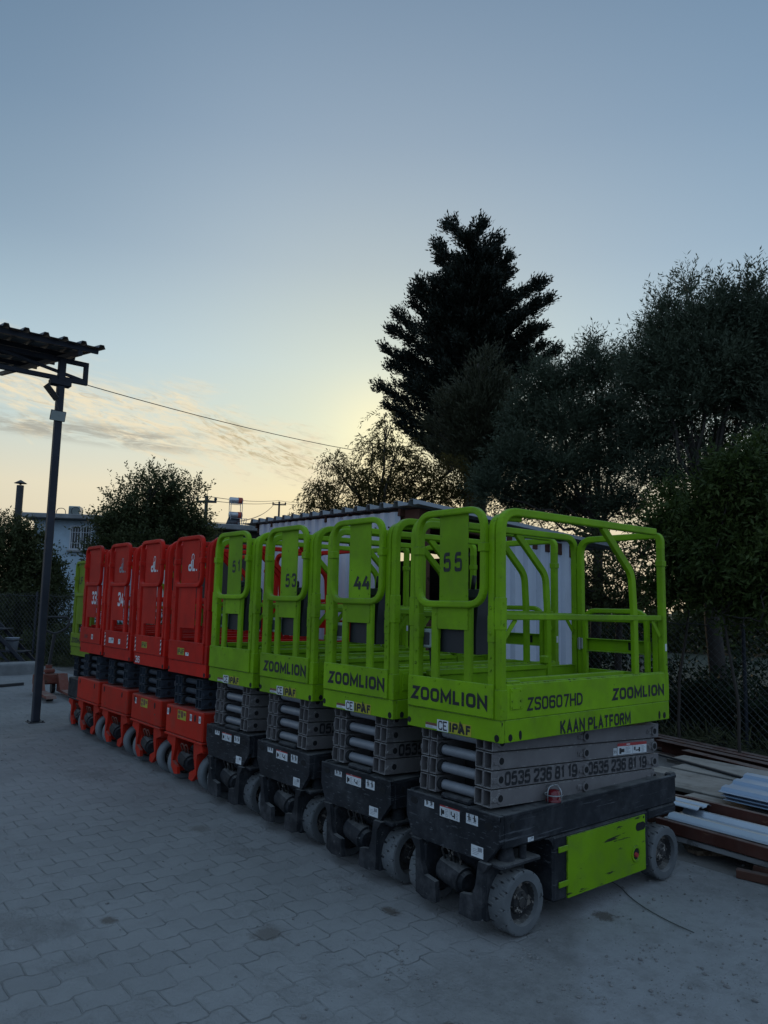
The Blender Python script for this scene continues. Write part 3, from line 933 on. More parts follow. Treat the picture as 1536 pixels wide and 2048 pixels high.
    mo.cyl((-0.13, 0.10, 0.235), (0.06, 0.07, 0.215), 0.075, n=20)
    mo.cyl((0.06, 0.07, 0.215), (0.085, 0.066, 0.213), 0.06, 0.05, n=20)
    mo.box(-0.16, 0.16, 0.15, 0.30, 0.14, 0.34, 0.02)
    part('drive_motor', mo, M['black_low'])
    hs = MB()
    for k, (xa, xb) in enumerate(((-0.10, -0.05), (-0.02, 0.03))):
        hs.sweep(fillet([(xa, 0.06, 0.30), (xa, 0.03, 0.37), (xb, 0.035, 0.38), (xb, 0.06, 0.30)], 0.03, 5), circ(0.007, 6), (1, 0, 0), smooth=True)
    part('hose', hs, M['jack_red'] if red else M['rim'])

    # ---------------- scissor stack
    zb = zt + 0.018 if red else 0.658
    hgt = 0.092
    nl = 3 if red else 4
    if red: hgt = 0.083
    arms = {}
    for L in range(nl):
        za = zb + L * (hgt + 0.007)
        zc = za + hgt
        if L == nl - 1 and not red: zc = min(zc, 1.045)
        for s in (-1, 1):
            for (xa, xb, inner) in ((0.222, 0.285, 0), (0.155, 0.216, 1)):
                ab = MB()
                y0, y1 = (0.03, 1.66 if not red else 1.58) if not inner else (0.035, 1.60)
                if (L + inner) % 2: y1 += 0.05
                xa_, xb_ = sorted((s * xa, s * xb))
                tk = 0.006
                # hollow box beam, open at its ends; black block inside stands for its shade
                ab.box(xa_, xb_, y0, y1, za, za + tk, 0.002)
                ab.box(xa_, xb_, y0, y1, zc - tk, zc, 0.002)
                ab.box(xa_, xa_ + tk, y0, y1, za + tk, zc - tk, 0.001)
                ab.box(xb_ - tk, xb_, y0, y1, za + tk, zc - tk, 0.001)
                ab.box(xa_ + tk, xb_ - tk, y0 + 0.09, y1 - 0.09, za + tk, zc - tk, 0.001, 1)
                if not inner:
                    xo = s * xb
                    zm = (za + zc) / 2
                    for yy in ((0.102, 0.872, 1.64) if not red else (0.115, 0.86, 1.53)):
                        rb = 0.030
                        if yy != 0.115 or True:
                            ab.cyl((xo - s * 0.01, yy, zm), (xo + s * (0.014 if yy > 0.2 else 0.005), yy, zm), rb, n=18)
                        disc(ab, (xo + s * (0.014 if yy > 0.2 else 0.005), yy, zm), 0, 0.019, s, 1, 14)
                        ab.cyl((xo, yy - 0.055, zm - 0.005), (xo + s * 0.012, yy - 0.055, zm - 0.005), 0.011, n=8)
                        ab.box(xo, xo + s * 0.006, yy - 0.075, yy - 0.02, zm - 0.018, zm + 0.012, 0.002)
                o = part('scissor_arm', ab, [A, M['near_black']])
                if not red:                # the folded stack leans down a little to the back
                    th_ = -0.046
                    o.rotation_euler = (th_, 0, 0)
                    pv = Vector((0, 0.1, 0.8))
                    o.location = pv - Matrix.Rotation(th_, 3, 'X') @ pv
                if s == 1 and not inner: arms[L] = o
        tb = MB()
        zz = za + hgt * 0.52
        tb.cyl((-0.155, 0.075 if not red else 0.09, zz), (0.155, 0.075 if not red else 0.09, zz), 0.029 if not red else 0.026, n=16)
        tb.cyl((-0.155, 0.075, zz), (-0.125, 0.075, zz), 0.037, n=16, mi=1)
        part('cross_shaft', tb, [A if red else M['tube_grey'], M['near_black']])
    # lift cylinder deep inside the stack
    cy_ = MB()
    cy_.cyl((-0.03, 0.25, zb + 0.06), (-0.03, 1.35, zb + 0.26), 0.045, n=14)
    cy_.box(-0.12, 0.12, 0.22, 0.45, zb, zb + 0.2, 0.02)
    part('lift_cylinder', cy_, M['rubber_black'])

    # ---------------- platform
    hs_, htoe = 1.018, 1.325
    PLn = 1.70
    pb = MB()
    pb.box(-W, W, 0.0, 0.03, hs_, 1.136, 0.003)
    pb.box(-W, -W + 0.03, 0.031, PLn, hs_, 1.136, 0.003)
    pb.box(W - 0.03, W, 0.031, PLn, hs_, 1.136, 0.003)
    pb.box(-W + 0.031, W - 0.031, PLn - 0.03, PLn, hs_, 1.136, 0.003)
    pb.box(-W + 0.031, W - 0.031, 0.031, PLn - 0.031, 1.10, 1.134, 0.003)
    disc(pb, (W - 0.03, 0.0, 1.042), 1, 0.017, -1, 1, 14, 1.15)
    disc(pb, (-W + 0.018, 0.0, 1.055), 1, 0.015, -1, 1, 14, 1.15)
    for s in (-1, 1):
        disc(pb, (s * W, 0.075, 1.043), 0, 0.016, s, 1, 14, 1.2)
        disc(pb, (s * W, 0.158, 1.05), 0, 0.011, s, 1, 14, 2.3)
        disc(pb, (s * W, 1.575, 1.052), 0, 0.011, s, 1, 14, 2.4)
        disc(pb, (s * W, 1.637, 1.046), 0, 0.016, s, 1, 14, 1.3)
    part('platform', pb, [B, M['near_black']])
    # toe boards
    tb = MB()
    xr = W - 0.047
    tb.box(-xr - 0.030, xr, -0.016, -0.001, 1.142, htoe, 0.004)
    for k in range(4):
        tb.cyl((-xr + 0.01 + k * 0.2, -0.016, 1.31), (-xr + 0.01 + k * 0.2, -0.020, 1.31), 0.006, n=8)
    toe_f = part('gate_toe_board', tb, B)
    toe_s = {}
    for s in (1, -1):
        tb = MB()
        tb.box(s * (W - 0.028), s * (W - 0.002), 0.048, PLn + 0.01, 1.1365, htoe, 0.004)
        tb.box(s * (W - 0.034), s * (W - 0.008), 0.048, PLn, htoe - 0.004, htoe + 0.006, 0.002)
        if s == 1:
            tb.box(W - 0.003, W + 0.003, 0.075, 0.175, 1.19, 1.305, 0.002)
            for (yy, zz) in ((0.09, 1.20), (0.16, 1.20), (0.09, 1.235), (0.16, 1.235), (0.09, 1.29), (0.16, 1.29)):
                tb.cyl((W + 0.002, yy, zz), (W + 0.007, yy, zz), 0.006, n=8)
            tb.box(W - 0.05, W - 0.006, 0.06, 0.17, htoe + 0.006, htoe + 0.018, 0.004)
        toe_s[s] = part('side_toe_board', tb, B)
    tb = MB()
    tb.box(-W + 0.05, W - 0.05, PLn - 0.022, PLn - 0.004, 1.142, 1.31, 0.004)
    part('rear_toe_board', tb, B)
    # side guard rails: square tube bent at the front
    zt_ = 2.286
    tube = rsec(0.046, 0.046, 0.008)
    for s in (1, -1):
        x = s * (W - 0.024)
        gr = MB()
        if s == 1 or red:
            pth = fillet([(x, 0.024, 1.137), (x, 0.024, zt_), (x, 1.60, zt_)], 0.13, 8)
        else:
            pth = fillet([(x, 0.024, 1.137), (x, 0.024, zt_), (x, PLn - 0.03, zt_), (x, PLn - 0.03, 1.137)], 0.12, 8)
        gr.sweep(pth, tube, (1, 0, 0))
        gr.box(x - 0.026, x + 0.026, -0.002, 0.05, 1.62, 1.80, 0.004)        # sleeve on the corner post
        gr.box(x - 0.026, x + 0.026, -0.002, 0.05, 1.137, 1.30, 0.004)
        # gate post tube, bent back and let into the rail
        x2 = s * (W - 0.073)
        gr.sweep(fillet([(x2, 0.018, 1.137), (x2, 0.018, 2.256), (x2 + s * 0.012, 0.22, 2.262)], 0.13, 8), tube, (1, 0, 0))
        gr.box(x2 - 0.025, x2 + 0.025, -0.006, 0.043, 1.55, 1.70, 0.004)
        for zz in (1.40, 1.47, 1.74, 1.60):
            gr.cyl((x2, -0.004, zz), (x2, -0.010, zz), 0.008, n=8)
        for zz in (1.19, 1.65, 1.77):
            gr.cyl((s * W, 0.024, zz), (s * (W + 0.005), 0.024, zz), 0.007, n=8)
        # gussets
        gr.sweep([(x, 0.045, 1.565), (x, 0.15, 1.68)], rsec(0.006, 0.03, 0.002), (1, 0, 0))
        gr.sweep([(x, PLn - 0.055, 1.57), (x, PLn - 0.15, 1.68)], rsec(0.006, 0.03, 0.002), (1, 0, 0))
        part('guard_rail', gr, B)
        mr = MB()
        mr.box(x - 0.016, x + 0.018, 0.047, PLn - 0.053, 1.676, 1.712, 0.005)
        part('mid_rail', mr, B)
        br = MB()
        br.sweep(fillet([(x, 0.99, 2.272), (x, 1.315, 1.985), (x, 1.335, 1.70), (x, 1.34, 1.137)], 0.06, 5), rsec(0.030, 0.052, 0.006), (1, 0, 0))
        part('rail_brace', br, B)
        rp = MB()
        rp.sweep([(x, PLn - 0.02, 1.137), (x, PLn - 0.02, 2.17)], tube, (1, 0, 0))
        rp.box(x - 0.027, x + 0.027, PLn - 0.047, PLn + 0.007, 2.05, 2.09, 0.003)
        rp.box(x + s * 0.022, x + s * 0.025, PLn - 0.03, PLn - 0.008, 1.47, 1.52, 0.001, 1)
        part('rear_post', rp, [B, M['white_decal']])
    # rear frame and half-height rear gate
    rf = MB()
    xe = W - 0.07
    rf.sweep(fillet([(-xe, PLn - 0.02, 1.137), (-xe, PLn - 0.02, 2.268), (xe + 0.047, PLn - 0.02, 2.268), (xe + 0.047, PLn - 0.02, 2.17)], 0.11, 8), tube, (0, 1, 0))
    rf.sweep([(xe, PLn - 0.02, 1.137), (xe, PLn - 0.02, 1.66)], tube, (0, 1, 0))
    rf.box(-xe - 0.025, xe + 0.02, PLn - 0.036, PLn - 0.004, 1.655, 1.69, 0.004)
    part('rear_frame', rf, B)
    rg = MB()
    rg.sweep(fillet([(-xe + 0.06, PLn - 0.055, 1.142), (-xe + 0.06, PLn - 0.055, 1.735), (xe - 0.05, PLn - 0.055, 1.735), (xe - 0.05, PLn - 0.055, 1.142)], 0.10, 6), rsec(0.036, 0.036, 0.009), (0, 1, 0))
    rg.box(-xe + 0.045, xe - 0.035, PLn - 0.036, PLn - 0.024, 1.44, 1.53, 0.003)
    rg.box(-xe + 0.045, xe - 0.035, PLn - 0.07, PLn - 0.036, 1.438, 1.444, 0.002)
    rg.box(-xe + 0.045, xe - 0.035, PLn - 0.07, PLn - 0.036, 1.526, 1.532, 0.002)
    rg.box(0.10, 0.15, PLn - 0.04, PLn - 0.0375, 1.46, 1.515, 0.001, 1)
    for zz in (1.22, 1.49):
        rg.box(-xe + 0.0, -xe + 0.05, PLn - 0.075, PLn - 0.045, zz - 0.04, zz + 0.04, 0.004, 2)
        rg.cyl((-xe + 0.025, PLn - 0.08, zz - 0.045), (-xe + 0.025, PLn - 0.08, zz + 0.045), 0.008, n=8, mi=2)
    part('rear_gate', rg, [B, M['near_black'], M['chrome']])
    # slide rails along the inside of the deck
    dr = MB()
    for s in (1, -1):
        dr = MB()
        dr.box(s * (W - 0.085), s * (W - 0.052), 0.10, 1.25, 1.315, 1.35, 0.004)
        dr.box(s * (W - 0.07), s * (W - 0.058), 0.10, 1.25, 1.136, 1.314, 0.003)
        if s < 0: dr.box(-W + 0.05, -W + 0.11, 1.20, 1.248, 1.352, 1.41, 0.01)
        part('slide_rail', dr, B)

    # ---------------- front gate
    lo_z = 1.85 if red else 1.7575
    gl = MB()
    hw = 0.272
    gl.sweep(fillet([(-hw, -0.020, lo_z), (hw, -0.020, lo_z), (hw, -0.020, 2.300), (-hw, -0.020, 2.300)], 0.115 if not red else 0.09, 8, True), rsec(0.040, 0.040, 0.010), (0, 1, 0), closed=True)
    gl.box(-hw - 0.027, -hw + 0.027, -0.046, 0.006, 2.055, 2.105, 0.003)
    gl.box(hw - 0.027, hw + 0.027, -0.046, 0.006, 2.055, 2.105, 0.003)
    gate = part('gate_loop', gl, B)
    if red:
        nb = MB()
        nb.box(-0.185, 0.185, -0.012, -0.008, lo_z + 0.018, 2.284, 0.001)
        npl = part('number_plate', nb, B)
        lb = MB()
        lb.box(-0.165, 0.15, -0.014, -0.010, 1.45, lo_z - 0.018, 0.001)
        lb.box(-0.165, 0.15, -0.010, 0.0, 1.45, 1.458, 0.001)
        lpl = part('lower_plate', lb, B)
        for x in (-0.20, 0.185):
            gb = MB()
            gb.box(x - 0.034, x + 0.034, -0.008, 0.022, htoe - 0.02, lo_z - 0.005, 0.006)
            part('gate_bar', gb, B)
        vb = MB()
        for k in range(5):
            vb.box(-0.15, 0.15, 0.20, 0.22, 1.335 + k * 0.022, 1.347 + k * 0.022, 0.002)
        vb.box(-0.15, 0.15, 0.215, 0.25, 1.137, 1.45, 0.004)
        part('control_box', vb, B)
    else:
        nb = MB()
        nb.box(-0.098, 0.140, -0.0115, -0.008, lo_z + 0.017, 2.284, 0.001)
        for x in (-0.08, 0.122):
            nb.cyl((x, -0.0115, lo_z + 0.05), (x, -0.014, lo_z + 0.05), 0.006, n=8)
        npl = part('number_plate', nb, B)
        lb = MB()
        lb.box(-0.112, 0.14, -0.012, -0.0085, 1.612, lo_z - 0.018, 0.001)
        lpl = part('lower_plate', lb, B)
        for x in (-0.143, 0.130):
            gb = MB()
            gb.box(x - 0.030, x + 0.030, -0.008, 0.022, htoe - 0.02, lo_z - 0.005, 0.007)
            gb.cyl((x + 0.01, -0.008, lo_z - 0.06), (x + 0.01, -0.012, lo_z - 0.06), 0.007, n=8)
            part('gate_bar', gb, B)
        cb = MB()
        cb.prism([(0.03, 1.475), (0.17, 1.475), (0.19, 1.50), (0.19, 1.82), (0.165, 1.85), (0.075, 1.845), (0.05, 1.80), (0.03, 1.60)], 0, -0.125, 0.165)
        cb.box(-0.06, -0.02, 0.07, 0.12, 1.845, 1.90, 0.01)
        cb.sweep([(0.05, 0.12, 1.845), (0.06, 0.125, 1.93)], circ(0.014, 8), (1, 0, 0), smooth=True)
        part('control_box', cb, M['rubber_black'])
        sb = MB()
        sb.box(-0.312, -0.222, 0.045, 0.105, 1.49, 1.605, 0.008)
        sb.box(-0.296, -0.238, 0.039, 0.0455, 1.51, 1.585, 0.003, 1)
        sk = part('socket_box', sb, [M['socket'], M['iron']])
        cbl = MB()
        cbl.sweep(fillet([(-0.265, 0.075, 1.492), (-0.262, 0.085, 1.38), (-0.225, 0.10, 1.24), (-0.23, 0.14, 1.137)], 0.1, 6), circ(0.008, 6), (1, 0, 0), smooth=True)
        part('power_lead', cbl, M['cable'], sk)
        # rotating beacon in its wire cage on the chassis edge
        bb = MB()
        bx, by, bz = cw - 0.035, 0.50, zt + 0.006
        bb.lathe([(0.0, 0.045), (0.012, 0.045), (0.014, 0.038), (0.05, 0.036), (0.062, 0.028), (0.066, 0.0005)], (bx, by, bz), 2, 20, 0, True)
        bc = part('beacon', bb, M['lens'], label='red warning beacon under a wire cage')
        cg = MB()
        for a in (0, math.pi / 2):
            dx, dy = math.cos(a), math.sin(a)
            cg.sweep(fillet([(bx - dx * 0.055, by - dy * 0.055, bz), (bx - dx * 0.055, by - dy * 0.055, bz + 0.088), (bx + dx * 0.055, by + dy * 0.055, bz + 0.088), (bx + dx * 0.055, by + dy * 0.055, bz)], 0.045, 6), circ(0.0035, 5), (dy, -dx, 0), smooth=True)
        cg.lathe([(0.034, 0.052), (0.038, 0.056), (0.042, 0.052), (0.034, 0.052)], (bx, by, bz), 2, 20)
        part('cage', cg, M['chrome'], bc)
    return dict(root=root, toe_f=toe_f, toe_s=toe_s, plate=npl, lower=lpl, arms=arms, W=W, red=red, zb=zb)


def child(o, name):
    return [c for c in o.children if c.name.split('.')[0] == name]


def ptext(parent, body, plane, rect, off, mat, bold=0.02, name='lettering'):
    mb = MB()
    text_on(mb, body, plane, *rect, off, bold)
    return mb.build(name, mat, parent, recalc=False)


def pnumber(parent, num, rect, off, mat, bold, gap=0.16):
    """unit number: two tall digits standing a little apart, one piece of lettering"""
    mb = MB()
    a0, a1, b0, b1 = rect
    w_ = (a1 - a0) * (1 - gap) / 2
    for k, ch in enumerate(num):
        x0 = a0 + k * (w_ + (a1 - a0) * gap)
        if ch == '1': text_on(mb, ch, 'front', x0 + w_ * 0.15, x0 + w_ * 0.68, b0, b1, off, bold)
        else: text_on(mb, ch, 'front', x0, x0 + w_, b0, b1, off, bold)
    return mb.build('lettering', mat, parent, recalc=False)


def decal_sheet(parent, plane, rect, off, kind, name='warning_decal'):
    """printed sticker: white paper, coloured header and little pictograms"""
    mb = MB()
    a0, a1, b0, b1 = rect
    sg = -1 if plane == 'front' else 1

    def q(u0, u1, v0, v1, d, mi):
        ua, ub = a0 + (a1 - a0) * u0, a0 + (a1 - a0) * u1
        va, vb = b0 + (b1 - b0) * v0, b0 + (b1 - b0) * v1
        o = off + sg * d
        if plane == 'front':
            mb.quad((ua, o, va), (ub, o, va), (ub, o, vb), (ua, o, vb), mi)
        else:
            mb.quad((o, ua, va), (o, ub, va), (o, ub, vb), (o, ua, vb), mi)
    q(0, 1, 0, 1, 0.0010, 0)
    rr = random.Random(kind)
    if kind == 'red_header':
        q(0.0, 1.0, 0.74, 1.0, 0.0016, 1)
        for (u, v, w_, h_) in ((0.06, 0.08, 0.07, 0.5), (0.13, 0.2, 0.10, 0.3), (0.56, 0.3, 0.05, 0.28), (0.62, 0.22, 0.12, 0.1), (0.72, 0.12, 0.05, 0.4)):
            q(u, u + w_, v, v + h_, 0.0016, 2)
        for k in range(5):
            q(0.27, 0.27 + 0.18 * rr.uniform(0.6, 1), 0.1 + k * 0.12, 0.14 + k * 0.12, 0.0016, 3)
            q(0.82, 0.82 + 0.13 * rr.uniform(0.6, 1), 0.1 + k * 0.12, 0.14 + k * 0.12, 0.0016, 3)
        q(0.505, 0.515, 0.05, 0.72, 0.0016, 3)
        q(0.30, 0.42, 0.82, 0.92, 0.0018, 0)
    elif kind == 'pictos':
        for k, u in enumerate((0.1, 0.56)):
            q(u, u + 0.3, 0.55, 0.62, 0.0016, 2)
            q(u + 0.1, u + 0.2, 0.3, 0.86, 0.0016, 2)
            q(u + 0.02, u + 0.28, 0.2, 0.27, 0.0016, 3)
            q(u + 0.22, u + 0.3, 0.32, 0.5, 0.0016, 2)
        q(0.485, 0.50, 0.06, 0.94, 0.0016, 3)
    elif kind == 'warn':
        q(0.0, 1.0, 0.52, 1.0, 0.0016, 4)
        for k in range(3):
            q(0.08, 0.08 + 0.8 * rr.uniform(0.6, 1), 0.10 + k * 0.12, 0.15 + k * 0.12, 0.0016, 3)
    elif kind == 'torn':
        for k in range(4):
            q(0.12, 0.12 + 0.6 * rr.uniform(0.5, 1), 0.2 + k * 0.15, 0.24 + k * 0.15, 0.0016, 3)
        q(0.55, 0.9, 0.55, 0.9, 0.0016, 3)
    return mb.build(name, [M['white_decal'], M['red_decal'], M['ink_solid'], M['ink_grey'], M['brown_decal']], parent, recalc=False)


def plate_decal(parent, rect, off, paper, body, inkm, name='decal', bold=0.02, pad=0.08, plane='front'):
    mb = MB()
    a0, a1, b0, b1 = rect
    sg = -1 if plane == 'front' else 1
    if plane == 'front':
        mb.quad((a0, off - 0.001, b0), (a1, off - 0.001, b0), (a1, off - 0.001, b1), (a0, off - 0.001, b1), 0)
    w_, h_ = a1 - a0, b1 - b0
    text_on(mb, body, plane, a0 + w_ * pad, a1 - w_ * pad, b0 + h_ * 0.09, b1 - h_ * 0.09, off - 0.0018, bold, 1)
    return mb.build(name, [paper, inkm], parent, recalc=False)


def common_green_marks(L):
    r_ = L['root']
    plat = child(r_, 'platform')[0]
    ch = child(r_, 'chassis')[0]
    decal_sheet(plat, 'front', (-0.215, -0.118, 1.028, 1.060), 0.0, 'warn')
    plate_decal(plat, (-0.116, -0.022, 1.022, 1.086), 0.0, M['white_decal'], 'CE', M['ink_solid'], 'approval_decal', 0.0, 0.12)
    d = plate_decal(plat, (-0.018, 0.160, 1.022, 1.086), 0.0, M['yellow_decal'], 'IPAF', M['ink_solid'], 'approval_decal', 0.07, 0.03)
    mb = MB()   # the tall peak on its A
    mb.prism([(0.055, 1.03), (0.073, 1.10), (0.105, 1.03), (0.094, 1.03), (0.073, 1.075), (0.066, 1.03)], 1, -0.0024, -0.0019)
    mb.build('mark', M['ink_solid'], d)
    decal_sheet(ch, 'front', (-0.215, -0.135, 0.575, 0.628), 0.0, 'pictos')
    decal_sheet(ch, 'front', (-0.085, 0.075, 0.548, 0.622), 0.0, 'red_header')
    decal_sheet(ch, 'front', (0.125, 0.215, 0.556, 0.618), 0.0, 'pictos')
    decal_sheet(ch, 'front', (0.165, 0.255, 0.395, 0.455), 0.0, 'torn')


G_ROW = 'scissor lifts parked side by side in a row'
green_style = dict(body=M['lime'], arm=M['grey_arm'], chassis=M['black'], low=M['lime_scratched'], gate='open')
L0 = make_lift(green_style)
common_green_marks(L0)
proto_green = L0['root']
copies = {}
specs = [('44', -0.9074, 0.0034, (-0.045, 0.130, 1.835, 1.935), True), ('53', -1.8188, 0.0136, (-0.02, 0.130, 1.845, 1.950), True),
         ('51', -2.686, 0.008, (-0.015, 0.125, 1.965, 2.070), False)]
for (num, x, y, rect, zoom) in specs:
    r_ = copy_tree(proto_green)
    r_.rotation_euler.z = {'44': 0.007, '53': -0.008, '51': 0.010}[num]
    r_.location = (x, y, gz(x) + 0.004)
    copies[num] = r_
proto_green.location = (0, 0, 0.004)
copies['55'] = proto_green
r_ = copies['55']
tag(r_, 'lime green scissor lift numbered 55, nearest one with its whole side showing', 'scissor lift', G_ROW)
pnumber(child(r_, 'number_plate')[0], '55', (-0.062, 0.090, 1.948, 2.062), -0.0135, M['ink_black'], 0.02, 0.22)
ptext(child(r_, 'gate_toe_board')[0], 'ZOOMLION', 'front', (-0.338, 0.296, 1.186, 1.264), -0.0175, M['ink_black'], 0.055)
W_ = L0['W']
ts = L0['toe_s'][1]
ptext(ts, 'ZS0607HD', 'side', (0.212, 0.730, 1.175, 1.248), W_ - 0.0005, M['ink_black'], 0.015)
ptext(ts, 'ZOOMLION', 'side', (1.028, 1.643, 1.180, 1.254), W_ - 0.0005, M['ink_black'], 0.05)
ptext(child(r_, 'platform')[0], 'KAAN PLATFORM', 'side', (0.510, 1.232, 1.025, 1.098), W_ + 0.002, M['ink_black'], 0.04)
a_ = L0['arms']
ptext(a_[1], '0535 236 81 19', 'side', (0.137, 0.793, 0.767, 0.843), 0.2875, M['ink_black'], 0.035)
ptext(a_[1], '0535 236 81 19', 'side', (0.907, 1.558, 0.767, 0.843), 0.2875, M['ink_black'], 0.035)
decal_sheet(a_[2], 'side', (1.22, 1.56, 0.866, 0.938), 0.2855, 'red_header')
decal_sheet(a_[2], 'side', (1.175, 1.212, 0.866, 0.910), 0.2855, 'pictos')
decal_sheet(child(r_, 'chassis')[0], 'side', (0.225, 0.275, 0.475, 0.498), 0.3735, 'torn')

for (num, x, y, rect, zoom) in specs:
    r_ = copies[num]
    nxt = {'44': 'between lifts 55 and 53', '53': 'between lifts 44 and 51', '51': 'between lift 53 and the first red lift'}[num]
    tag(r_, 'lime green scissor lift numbered %s, %s' % (num, nxt), 'scissor lift', G_ROW)
    pnumber(child(r_, 'number_plate')[0], num, rect, -0.0135, M['ink_black'], 0.05 if num == '44' else 0.02, 0.04 if num == '44' else 0.22)
    if zoom:
        ptext(child(r_, 'gate_toe_board')[0], 'ZOOMLION', 'front', (-0.310, 0.312, 1.188, 1.270), -0.0175, M['ink_black'], 0.055)
    if num != '51':
        arm = [c for c in r_.children if c.name.startswith('scissor_arm') and c.data == a_[1].data][0]
        ptext(arm, '0535 236 81 19', 'side', (0.137, 0.793, 0.767, 0.843), 0.2875, M['ink_black'], 0.035)

red_style = dict(body=M['red'], arm=M['dark_arm'], chassis=M['red_low'], low=M['red_low'], gate='solid')
L1 = make_lift(red_style)
proto_red = L1['root']
reds = []
rx = [-3.5125, -4.4172, -5.3251, -6.2029]
for i, x in enumerate(rx):
    r_ = proto_red if i == 0 else copy_tree(proto_red)
    r_.location = (x - 0.012, -0.002, gz(x) + 0.004)
    r_.rotation_euler.z = (0.006, -0.009, 0.011, -0.005)[i]
    reds.append(r_)


def logo(plate, faded=False):
    mb = MB()
    ink_ = M['ink_grey'] if faded else M['ink_white']
    text_on(mb, 'dL.', 'front', -0.035, 0.150, 1.985, 2.085, -0.0142, 0.05)
    vs = [(0.055 + 0.028 * math.cos(a), -0.0142, 2.115 + 0.036 * math.sin(a)) for a in np.linspace(0, 2 * math.pi, 20, endpoint=False)]
    vi = [(0.055 + 0.019 * math.cos(a), -0.0142, 2.115 + 0.026 * math.sin(a)) for a in np.linspace(0, 2 * math.pi, 20, endpoint=False)]
    mb.add(vs + vi, [[i, (i + 1) % 20, 20 + (i + 1) % 20, 20 + i] for i in range(20)])
    mb.build('logo', ink_, plate, recalc=False)


def hazard(toe, side):
    mb = MB()
    x0 = -0.352 if side < 0 else 0.322
    mb.quad((x0, -0.0172, 1.16), (x0 + 0.026, -0.0172, 1.16), (x0 + 0.026, -0.0172, 1.30), (x0, -0.0172, 1.30), 0)
    for k in range(3):
        z = 1.165 + k * 0.047
        mb.quad((x0, -0.0178, z), (x0 + 0.026, -0.0178, z + 0.018), (x0 + 0.026, -0.0178, z + 0.040), (x0, -0.0178, z + 0.022), 1)
    mb.build('hazard_stripe', [M['white_decal'], M['ink_solid']], toe, recalc=False)


names_red = ['red scissor lift with a round white logo, next to green lift 51',
             'red scissor lift with white 36 on its platform edge and a white logo',
             'red scissor lift numbered 34 in white, hazard stripes on its gate',
             'red scissor lift numbered 33 in white, farthest red one from lift 55']
for i, r_ in enumerate(reds):
    tag(r_, names_red[i], 'scissor lift', G_ROW)
    plt, low_, toe, plat, ch = [child(r_, n)[0] for n in ('number_plate', 'lower_plate', 'gate_toe_board', 'platform', 'chassis')]
    if i in (0, 1, 2): logo(plt, i == 2)
    if i == 0:
        plate_decal(toe, (-0.175, -0.03, 1.195, 1.26), -0.016, M['yellow_decal'], 'IPAF', M['ink_solid'], 'approval_decal', 0.04, 0.04)
        decal_sheet(toe, 'front', (0.0, 0.07, 1.195, 1.225), -0.016, 'torn')
    if i == 1:
        plate_decal(toe, (-0.165, -0.02, 1.200, 1.262), -0.016, M['yellow_decal'], 'IPAF', M['ink_solid'], 'approval_decal', 0.04, 0.04)
        ptext(plat, '36', 'front', (-0.355, -0.235, 1.035, 1.103), -0.002, M['ink_white'], 0.02)
        hazard(toe, -1); hazard(toe, 1)
    if i == 2:
        ptext(low_, '34', 'front', (-0.02, 0.145, 1.608, 1.764), -0.0155, M['ink_white'], 0.03)
        decal_sheet(toe, 'front', (-0.22, -0.07, 1.19, 1.25), -0.016, 'torn')
        decal_sheet(toe, 'front', (0.07, 0.13, 1.19, 1.245), -0.016, 'torn')
        hazard(toe, -1); hazard(toe, 1)
    if i == 3:
        ptext(low_, '33', 'front', (-0.02, 0.145, 1.610, 1.764), -0.0155, M['ink_white'], 0.03)
        decal_sheet(toe, 'front', (0.05, 0.11, 1.19, 1.25), -0.016, 'pictos')
        ptext(toe, 'IPAF', 'front', (-0.2, -0.08, 1.19, 1.24), -0.0175, M['ink_solid'], 0.02)
    if i in (0, 1):
        mb = MB()
        mb.quad((-0.13, -0.001, 0.60), (0.05, -0.001, 0.60), (0.05, -0.001, 0.685), (-0.13, -0.001, 0.685), 0)
        for (u0, u1, v0, v1) in ((-0.12, -0.07, 0.65, 0.68), (-0.06, -0.01, 0.62, 0.68), (0.0, 0.04, 0.64, 0.67), (-0.12, -0.08, 0.608, 0.64)):
            mb.quad((u0, -0.0016, v0), (u1, -0.0016, v0), (u1, -0.0016, v1), (u0, -0.0016, v1), 1)
        mb.build('warning_decal', [M['yellow_decal'], M['brown_decal']], ch, recalc=False)
        for xx in ((-0.345, 0.15, 0.33) if i == 0 else (-0.27,)):
            decal_sheet(ch, 'front', (xx - 0.02, xx + 0.02, 0.615, 0.675), 0.0, 'pictos')
        arm = [c for c in r_.children if c.name.startswith('scissor_arm') and c.data == L1['arms'][1].data][0]
        ptext(arm, '0535 236 81 19', 'side', (0.17, 0.80, 0.832, 0.894), 0.2875, M['ink_grey'], 0.02)

far_style = dict(body=M['olive'], arm=M['dark_arm'], chassis=M['black'], low=M['olive'], gate='solid')
L2 = make_lift(far_style)
r_ = L2['root']
r_.location = (-7.03, 0.13, gz(-7.0) - 0.05)
r_.scale = (0.93, 0.97, 0.955)
tag(r_, 'yellowish green scissor lift half hidden behind red lift 33', 'scissor lift', G_ROW)
ptext(child(r_, 'number_plate')[0], 'LF', 'front', (-0.17, -0.02, 2.0, 2.1), -0.0142, M['ink_black'], 0.02)
ptext(child(r_, 'gate_toe_board')[0], 'ZOOMLION', 'front', (-0.33, 0.29, 1.19, 1.262), -0.0175, M['ink_black'], 0.055)


# ------------------------------------------------------------------ helpers for the surroundings
def og(x, y, h=0.0):
    """point seen at photo pixel (x, y), h metres above the sloping yard"""
    d = ray(x, y)
    n_ = np.array([0.0123, 0, 1.0])
    return CAM + d * ((h - CAM @ n_) / (d @ n_))


def V3(p, dz=0.0):
    return Vector((float(p[0]), float(p[1]), float(p[2]) + dz))


